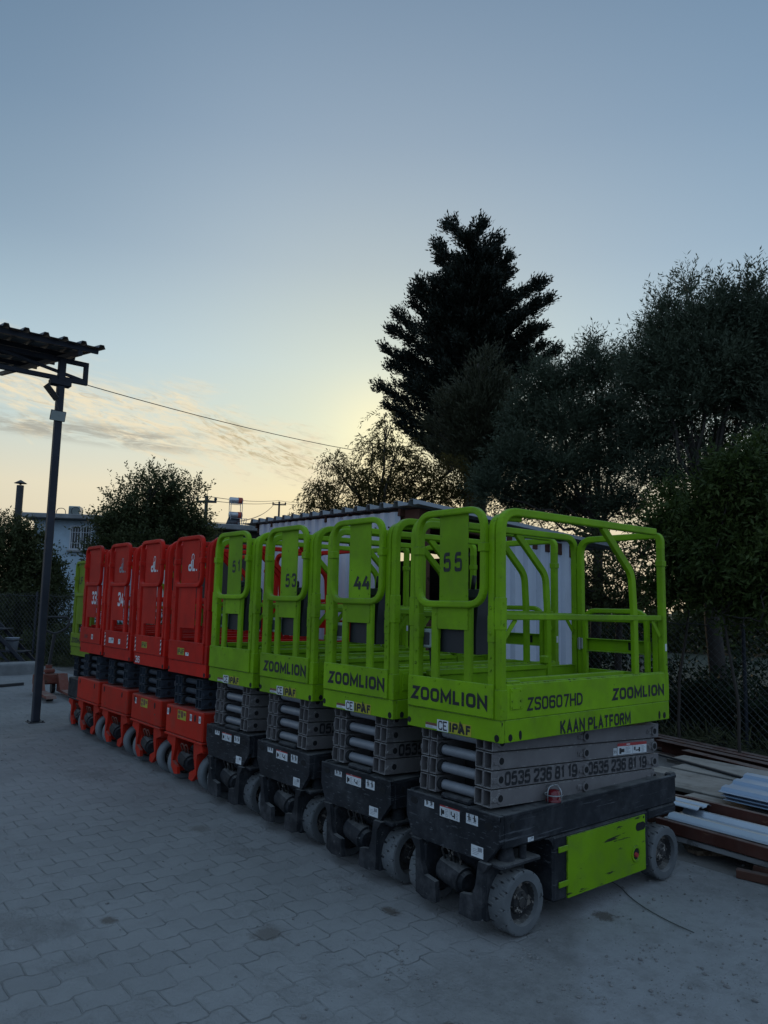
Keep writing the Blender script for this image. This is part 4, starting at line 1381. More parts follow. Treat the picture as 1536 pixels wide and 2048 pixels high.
def trapz_profile(length, pitch=0.25, h=0.035, top=0.07, slope=0.03, d0=None):
    """(distance, height) outline of ribbed sheet"""
    pts = [(0.0, 0.0)]
    d = pitch * 0.5 if d0 is None else d0
    while d + top + slope < length:
        pts += [(d - top / 2 - slope, 0), (d - top / 2, h), (d + top / 2, h), (d + top / 2 + slope, 0)]
        d += pitch
    pts.append((length, 0.0))
    return pts


def ribbed(mb, o, du, dv, lu, lv, nrm, pitch=0.25, h=0.035, top=0.07, slope=0.03, th=0.004, mi=0, nv=1, d0=None):
    """ribbed sheet: ribs spaced along du, running along dv, standing up along nrm"""
    o, du, dv, nrm = Vector(o), Vector(du).normalized(), Vector(dv).normalized(), Vector(nrm).normalized()
    pr = trapz_profile(lu, pitch, h, top, slope, d0)
    k = len(pr)
    vs = []
    for side in (0, -th):
        for j in range(nv + 1):
            for (a, b) in pr:
                vs.append(o + du * a + dv * (lv * j / nv) + nrm * (b + side))
    fs = []
    N = k * (nv + 1)
    for j in range(nv):
        for i in range(k - 1):
            a = j * k + i
            fs.append([a, a + 1, a + k + 1, a + k])
            fs.append([N + a, N + a + k, N + a + k + 1, N + a + 1])
    for i in range(k - 1):
        fs.append([i, N + i, N + i + 1, i + 1])
        a = nv * k + i
        fs.append([a, a + 1, N + a + 1, N + a])
    fs.append([0, nv * k, N + nv * k, N])
    fs.append([k - 1, N + k - 1, N + nv * k + k - 1, nv * k + k - 1])
    mb.add(vs, fs, mi)


def beam(mb, a, b, w_, h_, mi=0, r=0.003, ref=(0, 0, 1)):
    mb.sweep([a, b], rsec(h_, w_, min(r, w_ / 3, h_ / 3), 1), ref, mi)


# ------------------------------------------------------------------ canopy on the left
PX, PY = -7.73, -0.16
g0 = gz(PX)
cn = empty('steel_canopy', (PX, PY, g0))
tag(cn, 'dark steel canopy with ribbed roof carried on a tall square post', 'canopy')
mb = MB()
mb.box(-0.048, 0.048, -0.048, 0.048, 0.012, 5.05, 0.010)
mb.build('post', M['steel_dark'], cn)
mb = MB()
mb.box(-0.10, 0.10, -0.10, 0.10, 0.0, 0.012, 0.003)
for i in (-1, 1):
    for j in (-1, 1):
        mb.cyl((i * 0.075, j * 0.075, 0.012), (i * 0.075, j * 0.075, 0.03), 0.012, n=6)
mb.build('base_plate', M['iron'], cn)
mb = MB()
mb.box(-0.07, 0.07, -0.15, 0.13, 4.64, 4.72, 0.006)
mb.build('bracket', M['steel_dark'], cn)
tr = MB()                                   # truss along y over the post
za, zb_ = 4.75, 5.02
beam(tr, (0, -6.0, za), (0, 0.36, za), 0.06, 0.06)
beam(tr, (0, -6.0, zb_), (0, 0.36, zb_), 0.06, 0.06)
beam(tr, (0, 0.33, za + 0.03), (0, 0.33, zb_ - 0.03), 0.06, 0.06, ref=(1, 0, 0))
y = 0.30
k = 0
while y > -5.6:
    y2 = y - 1.15
    beam(tr, (0, y, za + 0.03 if k % 2 == 0 else zb_ - 0.03), (0, y2, zb_ - 0.03 if k % 2 == 0 else za + 0.03), 0.04, 0.04)
    beam(tr, (0, y2, za + 0.03), (0, y2, zb_ - 0.03), 0.04, 0.04, ref=(1, 0, 0))
    y = y2
    k += 1
tr.build('truss', M['steel_dark'], cn)
# roof sheet: low edge runs along y in front of the post, rising away to the left
sl_ = 0.17
rf = MB()
ridge = Vector((-1, 0, sl_)).normalized()
nr = Vector((sl_, 0, 1)).normalized()
e0 = Vector((0.58, 0.40, 5.13))
ribbed(rf, e0, (0, -1, 0), ridge, 6.5, 5.2, nr, 0.245, 0.045, 0.05, 0.02, 0.006, 0, d0=0.05)
rfo = rf.build('roof', M['canopy_sheet'], cn)
pu = MB()
for d in (0.12, 1.2, 2.3, 3.4, 4.5):
    q = e0 + ridge * d - nr * 0.045
    beam(pu, q + Vector((0, -0.06, 0)), q + Vector((0, -6.3, 0)), 0.05, 0.07, ref=nr)
for yy in (-0.30, -2.6, -4.9):
    q = e0 + Vector((0, yy, 0)) - nr * 0.115
    beam(pu, q + ridge * 0.1, q + ridge * 5.0, 0.06, 0.07, ref=nr)
pu.build('purlins', M['steel_dark'], cn)
mb = MB()
mb.box(-5.1, -4.95, -0.075, 0.075, 0.0, 5.75, 0.01)
mb.box(-0.075, 0.075, -5.6, -5.45, 0.0, 4.72, 0.01)
mb.build('back_post', M['steel_dark'], cn)

fl = empty('solar_floodlight', (PX, PY, g0))
tag(fl, 'small solar floodlight with tilted panel clamped to the canopy post', 'floodlight')
R_ = Matrix.Rotation(math.radians(-38), 3, 'X') @ Matrix.Rotation(math.radians(4), 3, 'Z')
mb = MB()
mb.box(-0.02, 0.20, -0.26, -0.02, 4.500, 4.515, 0.003, 0, Matrix.Rotation(math.radians(-48), 3, 'X'))
mb.build('solar_panel', M['iron'], fl)
mb = MB()
mb.cyl((0.05, -0.045, 4.42), (0.09, -0.13, 4.50), 0.008, n=8)
mb.sweep(fillet([(0.14, -0.05, 4.50), (0.10, -0.06, 4.36), (0.11, -0.03, 4.26)], 0.04, 4), circ(0.006, 6), (1, 0, 0))
mb.build('arm', M['iron'], fl)
mb = MB()
Rl = Matrix.Rotation(math.radians(22), 3, 'Y') @ Matrix.Rotation(math.radians(-8), 3, 'Z')
mb.box(0.055, 0.085, -0.125, 0.075, 4.12, 4.265, 0.006, 0, Rl)
mb.box(0.085, 0.089, -0.118, 0.068, 4.127, 4.258, 0.001, 1, Rl, (0.07, -0.025, 4.1925))
mb.build('lamp', [M['iron'], M['socket']], fl)

# ------------------------------------------------------------------ overhead cable
def hang(pts, sag, n=14):
    out = []
    for i in range(len(pts) - 1):
        a, b = Vector(pts[i]), Vector(pts[i + 1])
        for k in range(n + (i == len(pts) - 2)):
            u_ = k / n
            q = a.lerp(b, u_)
            q.z -= sag * 4 * u_ * (1 - u_)
            out.append(q)
    return out


mb = MB()
ce = at(662, 892, 15.0)
mb.sweep(hang([(PX, PY + 0.36, g0 + 4.73), V3(ce)], 0.05) + [V3(at(790, 915, 17.5))], circ(0.0065, 6), (0, 0, 1), smooth=True)
tag(mb.build('overhead_cable', M['cable']), 'thin black cable strung from the canopy truss to the willow', 'cable')

# ------------------------------------------------------------------ shed behind the lifts
P1, P2 = Vector((-2.78, 2.28, 0)), Vector((-7.28, 2.88, 0))
ud = (P2 - P1).normalized()
pd = Vector((-ud.y, ud.x, 0))
if pd.y < 0: pd = -pd
LEN, DEP = (P2 - P1).length, 2.45
ZA, ZB = 2.82, 3.02            # eave height at the near and far end of the front
sh = empty('storage_shed', (P1.x, P1.y, 0))
tag(sh, 'white ribbed sheet metal shed with a lean-to roof behind the lifts', 'shed')


def S(u_, v_, z):
    q = ud * u_ + pd * v_
    return Vector((q.x, q.y, z))


fw_ = MB()
ribbed(fw_, S(0.30, -0.085, -0.1), (ud * LEN + Vector((0, 0, ZB - ZA))), (0, 0, 1), LEN - 0.50, ZA + 0.06, -pd, 0.22, 0.03, 0.09, 0.025, 0.004)
for k in range(14):
    q = S(0.5 + k * 0.29, -0.10, 2.62 + 0.2 * (k * 0.29 / LEN))
    fw_.cyl(q, q - pd * 0.012, 0.012, n=6, mi=1)
fw_.build('front_wall', [M['shed_sheet'], M['iron']], sh)
ew = MB()
ribbed(ew, S(0.0, 1.02, -0.1), pd, (0, 0, 1), 1.22, 2.66, -ud, 0.20, 0.05, 0.07, 0.03, 0.004)
ew.build('end_wall', M['shed_sheet'], sh)
bw = MB()
bw.add([S(0.1, DEP - 0.05, -0.1), S(LEN, DEP - 0.05, -0.1), S(LEN, DEP - 0.05, 2.5), S(0.1, DEP - 0.05, 2.5),
        S(0.1, DEP, -0.1), S(LEN, DEP, -0.1), S(LEN, DEP, 2.5), S(0.1, DEP, 2.5)], [[0, 1, 2, 3], [4, 5, 6, 7], [0, 1, 5, 4], [3, 2, 6, 7], [0, 3, 7, 4], [1, 2, 6, 5]])
bw.add([S(LEN, 0, -0.1), S(LEN, DEP - 0.06, -0.1), S(LEN, DEP - 0.06, 2.5), S(LEN, 0, 2.8), S(LEN - 0.05, 0, -0.1), S(LEN - 0.05, DEP - 0.06, -0.1), S(LEN - 0.05, DEP - 0.06, 2.5), S(LEN - 0.05, 0, 2.8)],
       [[0, 1, 2, 3], [4, 5, 6, 7], [0, 1, 5, 4], [1, 2, 6, 5], [2, 3, 7, 6], [3, 0, 4, 7]])
bw.build('back_wall', M['dark_wall'], sh)
fr = MB()
beam(fr, S(-0.02, 0.0, ZA - 0.10), S(LEN, 0.0, ZB - 0.10), 0.08, 0.14)
beam(fr, S(0.02, -0.05, ZA - 0.10), S(0.02, DEP, ZA - 0.40), 0.08, 0.14)
beam(fr, S(0.06, 0.07, -0.05), S(0.06, 0.07, ZA - 0.2), 0.10, 0.10, ref=(1, 0, 0))
beam(fr, S(0.06, 0.98, -0.05), S(0.06, 0.98, ZA - 0.32), 0.09, 0.07, ref=(1, 0, 0))
beam(fr, S(0.06, 0.10, 1.55), S(0.06, 0.96, 1.55), 0.06, 0.09)
for k in range(8):
    u_ = 0.3 + k * (LEN - 0.4) / 7
    z = ZA + (ZB - ZA) * u_ / LEN - 0.06
    beam(fr, S(u_, -0.10, z), S(u_, DEP + 0.1, z - 0.28), 0.05, 0.08)
fr.build('timber_frame', M['timber'], sh)
rf = MB()
slope_v = (S(0, DEP + 0.5, ZA - 0.30) - S(0, -0.16, ZA)).normalized()
uslope = (S(LEN + 0.4, 0, ZB) - S(-0.15, 0, ZA)).normalized()
nrm = uslope.cross(slope_v)
if nrm.z < 0: nrm = -nrm
ribbed(rf, S(-0.18, -0.17, ZA - 0.005), uslope, slope_v, LEN + 0.5, DEP + 0.72, nrm, 0.30, 0.06, 0.07, 0.02, 0.005)
rf.build('roof', M['roof_sheet'], sh)

# ------------------------------------------------------------------ far buildings
def facing_box(name, px0, px1, D, zb, zt, depth, mat, turn=0.0):
    a, b = at(px0, 1100, D), at(px1, 1100, D)
    mid = Vector(((a[0] + b[0]) / 2, (a[1] + b[1]) / 2, 0))
    r2 = Vector((b[0] - a[0], b[1] - a[1], 0))
    L_ = r2.length
    root = empty(name, (mid.x, mid.y, 0), math.atan2(r2.y, r2.x) + turn)
    mb = MB()
    mb.box(-L_ / 2, L_ / 2, 0, depth, zb, zt, 0.02)
    mb.build('wall', mat, root)
    return root, L_


def zpx(y, x, D):
    return float(at(x, y, D)[2])


D = 27.0
hs_root, Lh = facing_box('house', 60, 290, D, -0.5, zpx(1040, 150, D), 7.0, M['house_wall'], math.radians(-12))
tag(hs_root, 'pale blue flat roofed house with barred window beyond the bushes', 'house')
hz = zpx(1040, 150, D)
mb = MB()
mb.box(-Lh / 2 - 0.3, Lh / 2 + 0.3, -0.45, 7.2, hz + 0.003, hz + 0.16, 0.02)
mb.build('roof', M['concrete'], hs_root)
k_ = Lh / 230.0
wx0, wx1 = (137 - 175) * k_, (176 - 175) * k_
wz0, wz1 = zpx(1097, 155, D), zpx(1054, 155, D)
wn = MB()
wn.box(wx0 - 0.05, wx1 + 0.05, -0.04, -0.002, wz0 - 0.05, wz0, 0.005)
wn.box(wx0 - 0.05, wx1 + 0.05, -0.04, -0.002, wz1, wz1 + 0.05, 0.005)
wn.box(wx0 - 0.05, wx0, -0.04, -0.002, wz0, wz1, 0.005)
wn.box(wx1, wx1 + 0.05, -0.04, -0.002, wz0, wz1, 0.005)
wn.box((wx0 + wx1) / 2 - 0.03, (wx0 + wx1) / 2 + 0.03, -0.04, -0.002, wz0, wz1, 0.005)
for k in range(7):
    xx = wx0 + (wx1 - wx0) * (k + 0.5) / 7
    wn.box(xx - 0.01, xx + 0.01, -0.07, -0.05, wz0, wz1, 0.002)
for zz in (0.25, 0.75):
    z = wz0 + (wz1 - wz0) * zz
    wn.box(wx0, wx1, -0.0495, -0.041, z - 0.01, z + 0.01, 0.002)
wo = wn.build('window', M['frame_white'], hs_root)
mb = MB()
mb.box(wx0, wx1, -0.02, -0.004, wz0, wz1, 0.001)
mb.build('pane', M['glass_dark'], wo)
mb = MB()
mb.box(wx0 - 0.1, wx1 + 0.1, -0.12, -0.003, wz0 - 0.12, wz0 - 0.055, 0.01)
mb.build('sill', M['concrete'], wo)
ac = empty('air_conditioner', tuple(V3(at(146, 1100, D + 1.2))[:2]) + (hz + 0.16,), hs_root.rotation_euler.z)
tag(ac, 'grey air conditioner unit standing on the pale blue house roof', 'air conditioner')
mb = MB()
aw = 24 * k_ / 2
mb.box(-aw, aw, -0.25, 0.25, 0.06, 0.42, 0.02)
for s in (-1, 1):
    mb.box(s * aw * 0.7 - 0.03, s * aw * 0.7 + 0.03, -0.2, 0.2, 0.0, 0.06, 0.005)
mb.build('casing', M['socket'], ac)
mb = MB()
mb.lathe([(-0.255, 0.15), (-0.262, 0.15), (-0.262, 0.135), (-0.255, 0.13)], (aw * 0.3, 0, 0.24), 1, 20)
for k in range(6):
    z = 0.14 + k * 0.04
    mb.box(-aw * 0.9, aw * 0.9, -0.262, -0.252, z, z + 0.012, 0.002)
mb.build('grille', M['iron'], ac)
dsh = MB()
q = at(121, 1036, D + 1.0)
dsh.sweep(fillet([(-0.16, 0, 0), (-0.16, 0, 0.32), (0.16, 0, 0.32), (0.16, 0, 0)], 0.16, 8), circ(0.012, 6), (0, 1, 0), smooth=True)
d_ = dsh.build('roof_hoop', M['iron'], loc=(q[0], q[1], hz + 0.16))
d_.rotation_euler.z = math.atan2(RT[1], RT[0])
tag(d_, 'thin curved pipe hoop on the pale blue house roof beside the air conditioner', 'roof pipe')

D = 23.0
q = at(36, 1030, D)
zt_c = zpx(962, 36, D)
ch_ = empty('chimney_pipe', (q[0], q[1], 0))
tag(ch_, 'dark metal chimney pipe with conical cap rising over the left bush', 'chimney')
mb = MB()
mb.cyl((0, 0, 0.1), (0, 0, zt_c - 0.12), 0.095, n=16)
mb.cyl((0, 0, zt_c - 0.10), (0, 0, zt_c - 0.06), 0.03, n=8)
mb.build('pipe', M['iron'], ch_)
mb = MB()
mb.lathe([(zt_c - 0.06, 0.17), (zt_c + 0.03, 0.02), (zt_c + 0.035, 0.001)], (0, 0, 0), 2, 18)
mb.build('cap', M['iron'], ch_)

D = 24.0
ob, Lo = facing_box('flat_roofed_outbuilding', 395, 545, D, -0.5, zpx(1062, 470, D), 5.0, M['dark_wall'], math.radians(14))
tag(ob, 'low dark outbuilding with flat slab roof carrying the solar water heater', 'outbuilding')
oz = zpx(1062, 470, D)
mb = MB()
mb.box(-Lo / 2 - 0.25, Lo / 2 + 0.25, -0.35, 5.2, oz + 0.003, oz + 0.17, 0.02)
mb.build('roof', M['concrete'], ob)
D2 = 25.5
q = at(470, 1050, D2)
zr = oz + 0.17
wh = empty('solar_water_heater', (q[0], q[1], zr), ob.rotation_euler.z)
tag(wh, 'solar water heater with two stacked red ended tanks on the outbuilding roof', 'water heater')
k2 = D2 / 1495.0 * 1.02
z1, z2 = zpx(1030, 470, D2) - zr, zpx(1001, 470, D2) - zr
for z in (z1, z2):
    mb = MB()
    r_t = 0.105
    x0, x1 = -13 * k2, 13 * k2
    mb.lathe([(x0, 0.001), (x0, r_t * 0.8), (x0 + 0.02, r_t), (x1 - 0.16, r_t)], (0, 0, z), 0, 20, 0)
    mb.lathe([(x1 - 0.16, r_t), (x1 - 0.16, r_t + 0.006), (x1 - 0.02, r_t + 0.006), (x1, r_t * 0.8), (x1, 0.001)], (0, 0, z), 0, 20, 1)
    mb.build('tank', [M['tank'], M['tank_red']], wh)
mb = MB()
for sx in (-1, 1):
    for sy in (-1, 1):
        mb.cyl((sx * 11 * k2, sy * 0.12, 0), (sx * 11 * k2, sy * 0.12, z2), 0.012, n=6)
for z in (z1 - 0.12, z2 - 0.12):
    for sy in (-1, 1):
        mb.cyl((-11 * k2, sy * 0.12, z), (11 * k2, sy * 0.12, z), 0.010, n=6)
mb.cyl((14 * k2, 0.2, z1 - 0.1), (26 * k2, 0.2, z1 - 0.08), 0.01, n=6)
mb.cyl((14 * k2, 0.2, 0), (22 * k2, 0.2, z1 - 0.08), 0.01, n=6)
mb.cyl((26 * k2, 0.2, z1 - 0.08), (20 * k2, 0.2, 0), 0.01, n=6)
mb.build('stand', M['chrome'], wh)
mb = MB()
a = [(-26 * k2, -0.5, 0.03), (4 * k2, -0.5, 0.03), (8 * k2, 0.05, z1 - 0.1), (-12 * k2, 0.05, z1 - 0.1)]
b = [(x, y, z + 0.05) for x, y, z in a]
mb.add(a + b, [[0, 1, 2, 3], [4, 5, 6, 7], [0, 1, 5, 4], [1, 2, 6, 5], [2, 3, 7, 6], [3, 0, 4, 7]])
mb.build('collector_panel', M['glass_dark'], wh)

for (name, px, pyt, D, arm, lab) in (('utility_pole', 555, 1003, 60.0, 0.55, 'thin utility pole with one crossarm seen above the shed roof'),
                                     ('utility_pole', 408, 992, 34.0, 0.55, 'utility pole with short crossarm and insulators behind the round bush')):
    q = at(px, 1100, D)
    zt_p = zpx(pyt, px, D)
    up_ = empty(name, (q[0], q[1], 0), YAW * -1 + 0.1 if False else math.atan2(RT[1], RT[0]))
    tag(up_, lab, 'utility pole', 'utility poles in the distance')
    mb = MB()
    mb.cyl((0, 0, -0.5), (0, 0, zt_p), 0.11, 0.075, 10)
    mb.build('pole', M['iron'], up_)
    mb = MB()
    zc_ = zt_p - 0.25
    wa = arm if D > 50 else 0.45
    mb.box(-wa, wa, -0.05, 0.05, zc_ - 0.05, zc_ + 0.05, 0.01)
    mb.build('crossarm', M['iron'], up_)
    for x in (-wa * 0.9, wa * 0.9):
        ib = MB()
        ib.lathe([(zc_ + 0.052, 0.05), (zc_ + 0.1, 0.07), (zc_ + 0.16, 0.06), (zc_ + 0.2, 0.03), (zc_ + 0.2, 0.001)], (x, 0, 0), 2, 10)
        ib.build('insulator', M['iron'], up_)
for k, (ya, yb, yc) in enumerate(((992, 1001, 1004), (1000, 1005, 1008), (1044, 1040, 1036))):
    mb = MB()
    mb.sweep(hang([V3(at(412, ya, 34.2)), V3(at(556, yb, 60.0)), V3(at(640, yc, 75.0))], 0.15), circ(0.016, 5), (0, 0, 1))
    tag(mb.build('power_line', M['cable']), ['upper power line between the two distant poles', 'second power line just under the upper one between distant poles', 'lowest power line, close above the outbuilding roof'][k], 'power line')
mb = MB()
mb.sweep(hang([V3(at(482, 1042, 25.6)), V3(at(550, 1006, 59.8))], 0.25), circ(0.02, 5), (0, 0, 1))
tag(mb.build('service_cable', M['cable']), 'drooping service cable from the far pole down to the outbuilding', 'cable')

# ------------------------------------------------------------------ chain link fences
def chain_fence(a, b, hgt, cell, post_step, name_label):
    a, b = Vector((a[0], a[1], 0)), Vector((b[0], b[1], 0))
    d = (b - a)
    L_ = d.length
    d.normalize()
    root = empty('chain_link_fence', (a.x, a.y, 0))
    tag(root, name_label, 'fence')
    nv = Vector((-d.y, d.x, 0))

    def Q(u_, z, o=0.0):
        q = d * u_ + nv * o
        return Vector((q.x, q.y, gz(a.x + q.x) + z))
    mb = MB()
    sec = [(0.0026, 0), (-0.0014, 0.0023), (-0.0014, -0.0023)]
    n = int(L_ / cell)
    run = hgt * 1.0
    for k in range(-int(run / cell), n + 1):
        for sgn in (1, -1):
            u0 = k * cell if sgn == 1 else k * cell + run
            u1 = u0 + sgn * run
            z0, z1 = 0.02, hgt
            ua, ub = max(0, min(L_, u0)), max(0, min(L_, u1))
            if abs(ua - ub) < 0.03: continue
            f0, f1 = (ua - u0) / (u1 - u0), (ub - u0) / (u1 - u0)
            mb.sweep([Q(ua, z0 + (z1 - z0) * f0, 0.003 * sgn), Q(ub, z0 + (z1 - z0) * f1, 0.003 * sgn)], sec, (0, 0, 1), caps=False)
    for k in range(n):            # twisted ends along the top
        u_ = (k + 0.5) * cell
        mb.sweep([Q(u_, hgt - 0.01), Q(u_ + 0.004, hgt + 0.035)], sec, (1, 0, 0), caps=False)
    mb.build('mesh', M['wire'], root)
    tw = MB()
    tw.sweep([Q(L_ * i / 60, hgt - 0.03 - 0.03 * math.sin(math.pi * ((i * post_step / 2 / 3) % 1)), -0.006) for i in range(61)], circ(0.006, 5), (0, 0, 1))
    tw.build('tension_wire', M['iron'], root)
    k = 0
    while k * post_step <= L_:
        pm = MB()
        q0, q1 = Q(k * post_step, -0.1, 0.04), Q(k * post_step, hgt + 0.05, 0.04)
        pm.cyl(q0, q1, 0.024, n=10)
        pm.build('post', M['steel_dark'], root)
        k += 1
    return root


chain_fence((-9.2, 5.95), (1.8, 6.95), 1.60, 0.10, 2.6, 'chain link fence behind the stacked beams, dark undergrowth pressing against it')
chain_fence((-20.5, -1.05), (-9.6, 6.0), 1.66, 0.11, 2.7, 'chain link fence beyond the canopy post and pallet jack')

# ------------------------------------------------------------------ stacked building material on the right
def along(a, b, w_, h_, name, mat, label, cat, group=None, z=0.0, r=0.004):
    mb = MB()
    a, b = Vector((a[0], a[1], gz(a[0]) + z + h_ / 2)), Vector((b[0], b[1], gz(b[0]) + z + h_ / 2))
    beam(mb, a, b, w_, h_, 0, r)
    return tag(mb.build(name, mat), label, cat, group)


def channel(a, b, w_, h_, z, label, group, name='steel_channel'):
    """C section lying on its side"""
    mb = MB()
    a3, b3 = Vector((a[0], a[1], gz(a[0]) + z)), Vector((b[0], b[1], gz(b[0]) + z))
    d = (b3 - a3).normalized()
    nv = Vector((-d.y, d.x, 0)).normalized()
    t_ = 0.008
    beam(mb, a3 + Vector((0, 0, h_ / 2)) + nv * (w_ / 2 - t_ / 2), b3 + Vector((0, 0, h_ / 2)) + nv * (w_ / 2 - t_ / 2), t_, h_ - 2 * t_ - 0.001)
    for zz in (t_ / 2, h_ - t_ / 2):
        beam(mb, a3 + Vector((0, 0, zz)), b3 + Vector((0, 0, zz)), w_, t_)
    return tag(mb.build(name, M['rust']), label, 'steel beam', group)


gb = 'rusty steel channels along the fence'
channel((-2.3, 5.86), (1.8, 5.16), 0.10, 0.14, 0.02, 'rusty steel channel lying nearest the fence foot', gb)
channel((-2.2, 5.66), (1.8, 4.96), 0.10, 0.14, 0.03, 'second rusty steel channel out from the fence foot', gb)
channel((-1.9, 5.40), (1.8, 4.72), 0.12, 0.16, 0.02, 'third rusty steel channel from the fence, partly under no sheet', gb)['label'] = 'third rusty steel channel out from the fence foot'
channel((-1.35, 5.02), (1.6, 4.30), 0.12, 0.17, 0.02, 'rusty steel channel closest to the boards, a blue sheet over its end', gb)
for k, (xx, lab) in enumerate(((-0.45, 'dark timber sleeper under the left end of the boards'), (1.0, 'dark timber sleeper under the middle of the boards'))):
    along((xx, 2.72), (xx, 4.4), 0.12, 0.20, 'timber_sleeper', M['timber'], lab, 'timber', 'sleepers carrying the boards')
bl = ['weathered wide board at the front edge of the stack', 'weathered board second from the front edge of the stack',
      'weathered board in the middle of the stack, blue sheet on it', 'weathered board second from the back of the stack', 'weathered board at the back of the stack by the beams']
for k in range(5):
    y0 = 2.71 + k * 0.345
    mb = MB()
    xl = -0.95 + [0.72, 0.3, 0.0, 0.1, -0.15][k]
    mb.box(xl, 2.6, y0, y0 + 0.335, 0.205 + [0, .012, .004, .016, .008][k], 0.24 + [0, .012, .004, .016, .008][k], 0.004)
    o = mb.build('board', M['board'])
    o.rotation_euler = (0, 0.0123, -0.012)
    tag(o, bl[k], 'board', 'weathered boards in the stack')
along((-1.15, 4.12), (0.2, 3.72), 0.035, 0.02, 'flat_bar', M['iron'], 'thin dark steel flat bar lying across the weathered boards', 'steel bar', z=0.262)
# front beam with torn end
mb = MB()
mb.prism([(-0.16, 0.285), (0.0, 0.262), (0.06, 0.225), (0.12, 0.235), (0.17, 0.19), (0.24, 0.18), (2.6, 0.135), (2.6, 0.245), (0.0, 0.292)], 1, 2.655, 2.700)
tag(mb.build('rusty_plank', M['rust']), 'rusty red edge plank with torn end along the board front', 'plank')
# galvanised sheets
mb = MB()
ribbed(mb, (0.02, 2.205, 0.222), (0, 1, 0), (1, -0.02, -0.008), 0.42, 2.6, (0, 0, 1), 0.21, 0.028, 0.03, 0.03, 0.003)
tag(mb.build('corrugated_sheet', M['galv']), 'shiny galvanised ribbed sheet lying on the front rusty beam', 'metal sheet', 'ribbed metal sheets')
along((-0.02, 2.19), (2.6, 2.12), 0.05, 0.085, 'steel_beam', M['rust'], 'rusty red beam under the shiny galvanised sheet', 'steel beam', z=0.132)
along((-0.10, 2.22), (2.6, 2.15), 0.07, 0.035, 'steel_beam', M['concrete'], 'pale grey beam below the rusty one in front', 'steel beam', z=0.085)
along((-0.05, 2.45), (2.6, 2.42), 0.06, 0.10, 'steel_beam', M['iron'], 'dark beam propping the back of the galvanised sheet', 'steel beam', z=0.10)
for k, xx in enumerate((0.75, 2.1)):
    along((xx, 2.14), (xx, 2.56), 0.10, 0.083, 'timber_block', M['timber'], ['dark timber block under the front beams near their left end', 'dark timber block under the front beams, right of the other'][k], 'timber', 'blocks under the front beams')
mb = MB()
ribbed(mb, (-0.20, 2.42, 0.275), (0, 1, 0), (1, 0.03, -0.02), 0.24, 0.36, (0, 0, 1), 0.12, 0.015, 0.03, 0.02, 0.003)
tag(mb.build('sheet_offcut', M['galv']), 'small galvanised offcut beside the torn end of the rusty plank', 'metal sheet', 'ribbed metal sheets')
for k in range(3):
    mb = MB()
    z = 0.29 + k * 0.022
    x0, y0 = 0.11 - 0.03 * k + 0.05, 2.84 + 0.02 * k
    ribbed(mb, (x0, y0, z - 0.012 * x0), (-0.16, 0.92, 0), (1, -0.015, -0.012), 0.93, 2.4, (0, 0, 1), 0.31, 0.020, 0.10, 0.035, 0.002)
    tag(mb.build('corrugated_sheet', M['blue_sheet']), ['lowest pale blue ribbed sheet lying straight on the boards', 'middle pale blue ribbed sheet of the stack of three', 'topmost pale blue ribbed sheet of the stack of three'][k], 'metal sheet', 'ribbed metal sheets')
# broken board end on the ground
mb = MB()
rr = random.Random(4)
lft = [(0.09 + 0.02 * rr.random() + 0.12 * (i / 7), 2.40 - 0.16 * (i / 7)) for i in range(8)]
lft = [(x + rr.uniform(-0.016, 0.016), y) for x, y in lft]
poly = lft + [(0.26, 2.235), (0.50, 2.53), (0.72, 2.62), (0.30, 2.62)]
mb.prism(poly, 2, 0.004, 0.036)
for i in range(7):
    x, y = lft[i]
    mb.box(x - 0.02, x + 0.03, y - 0.02, y, 0.008 + 0.004 * (i % 3), 0.03 - 0.004 * (i % 2), 0.001, 0, Matrix.Rotation(rr.uniform(-0.8, 0.3), 3, 'Z'))
tag(mb.build('broken_board', M['wood']), 'splintered chipboard offcut on the ground near the rear wheel', 'board')
along((0.63, 2.06), (1.6, 2.33), 0.06, 0.055, 'timber_block', M['timber'], 'dark red brown timber lying on the dirt at the picture edge', 'timber', z=0.004)
mb = MB()
pts = [og(*q) for q in ((1215, 1762), (1240, 1776), (1262, 1800), (1300, 1826), (1345, 1850), (1388, 1869))]
pts = fillet([V3(q, 0.010) for q in pts], 0.1, 5)
mb.sweep(pts, circ(0.003, 6), (0, 0, 1), smooth=True)
tag(mb.build('loose_cable', M['dusty_cable']), 'loose dark cable trailing over the dust beside lift 55', 'cable')

# ------------------------------------------------------------------ pallet jack and steps by the left fence
pj = empty('pallet_jack', (-10.55, 0.78, gz(-10.55) + 0.004), math.radians(-4))
tag(pj, 'faded red pallet jack with black handle standing behind the canopy post', 'pallet jack')
for s in (-1, 1):
    mb = MB()
    mb.prism([(0.06, 0.05), (0.06, 0.34), (0.12, 0.34), (0.34, 0.09), (1.12, 0.09), (1.18, 0.05)], 1, s * 0.19 - 0.075, s * 0.19 + 0.075)
    f_ = mb.build('fork', M['jack_red'], pj)
    mb = MB()
    mb.cyl((1.02, s * 0.19 - 0.05, 0.04), (1.02, s * 0.19 + 0.05, 0.04), 0.04, n=16)
    mb.build('roller', M['rubber_black'], f_)
mb = MB()
mb.box(-0.04, 0.058, -0.26, 0.26, 0.16, 0.34, 0.02)
mb.box(-0.10, 0.05, -0.08, 0.08, 0.341, 0.42, 0.02)
mb.cyl((-0.09, 0, 0.18), (-0.09, 0, 0.48), 0.055, n=14)
mb.build('pump_body', M['jack_red'], pj)
for s in (-1, 1):
    mb = MB()
    mb.cyl((-0.09, s * 0.06, 0.09), (-0.09, s * 0.115, 0.09), 0.09, n=20)
    mb.build('wheel', M['rubber_black'], pj)
mb = MB()
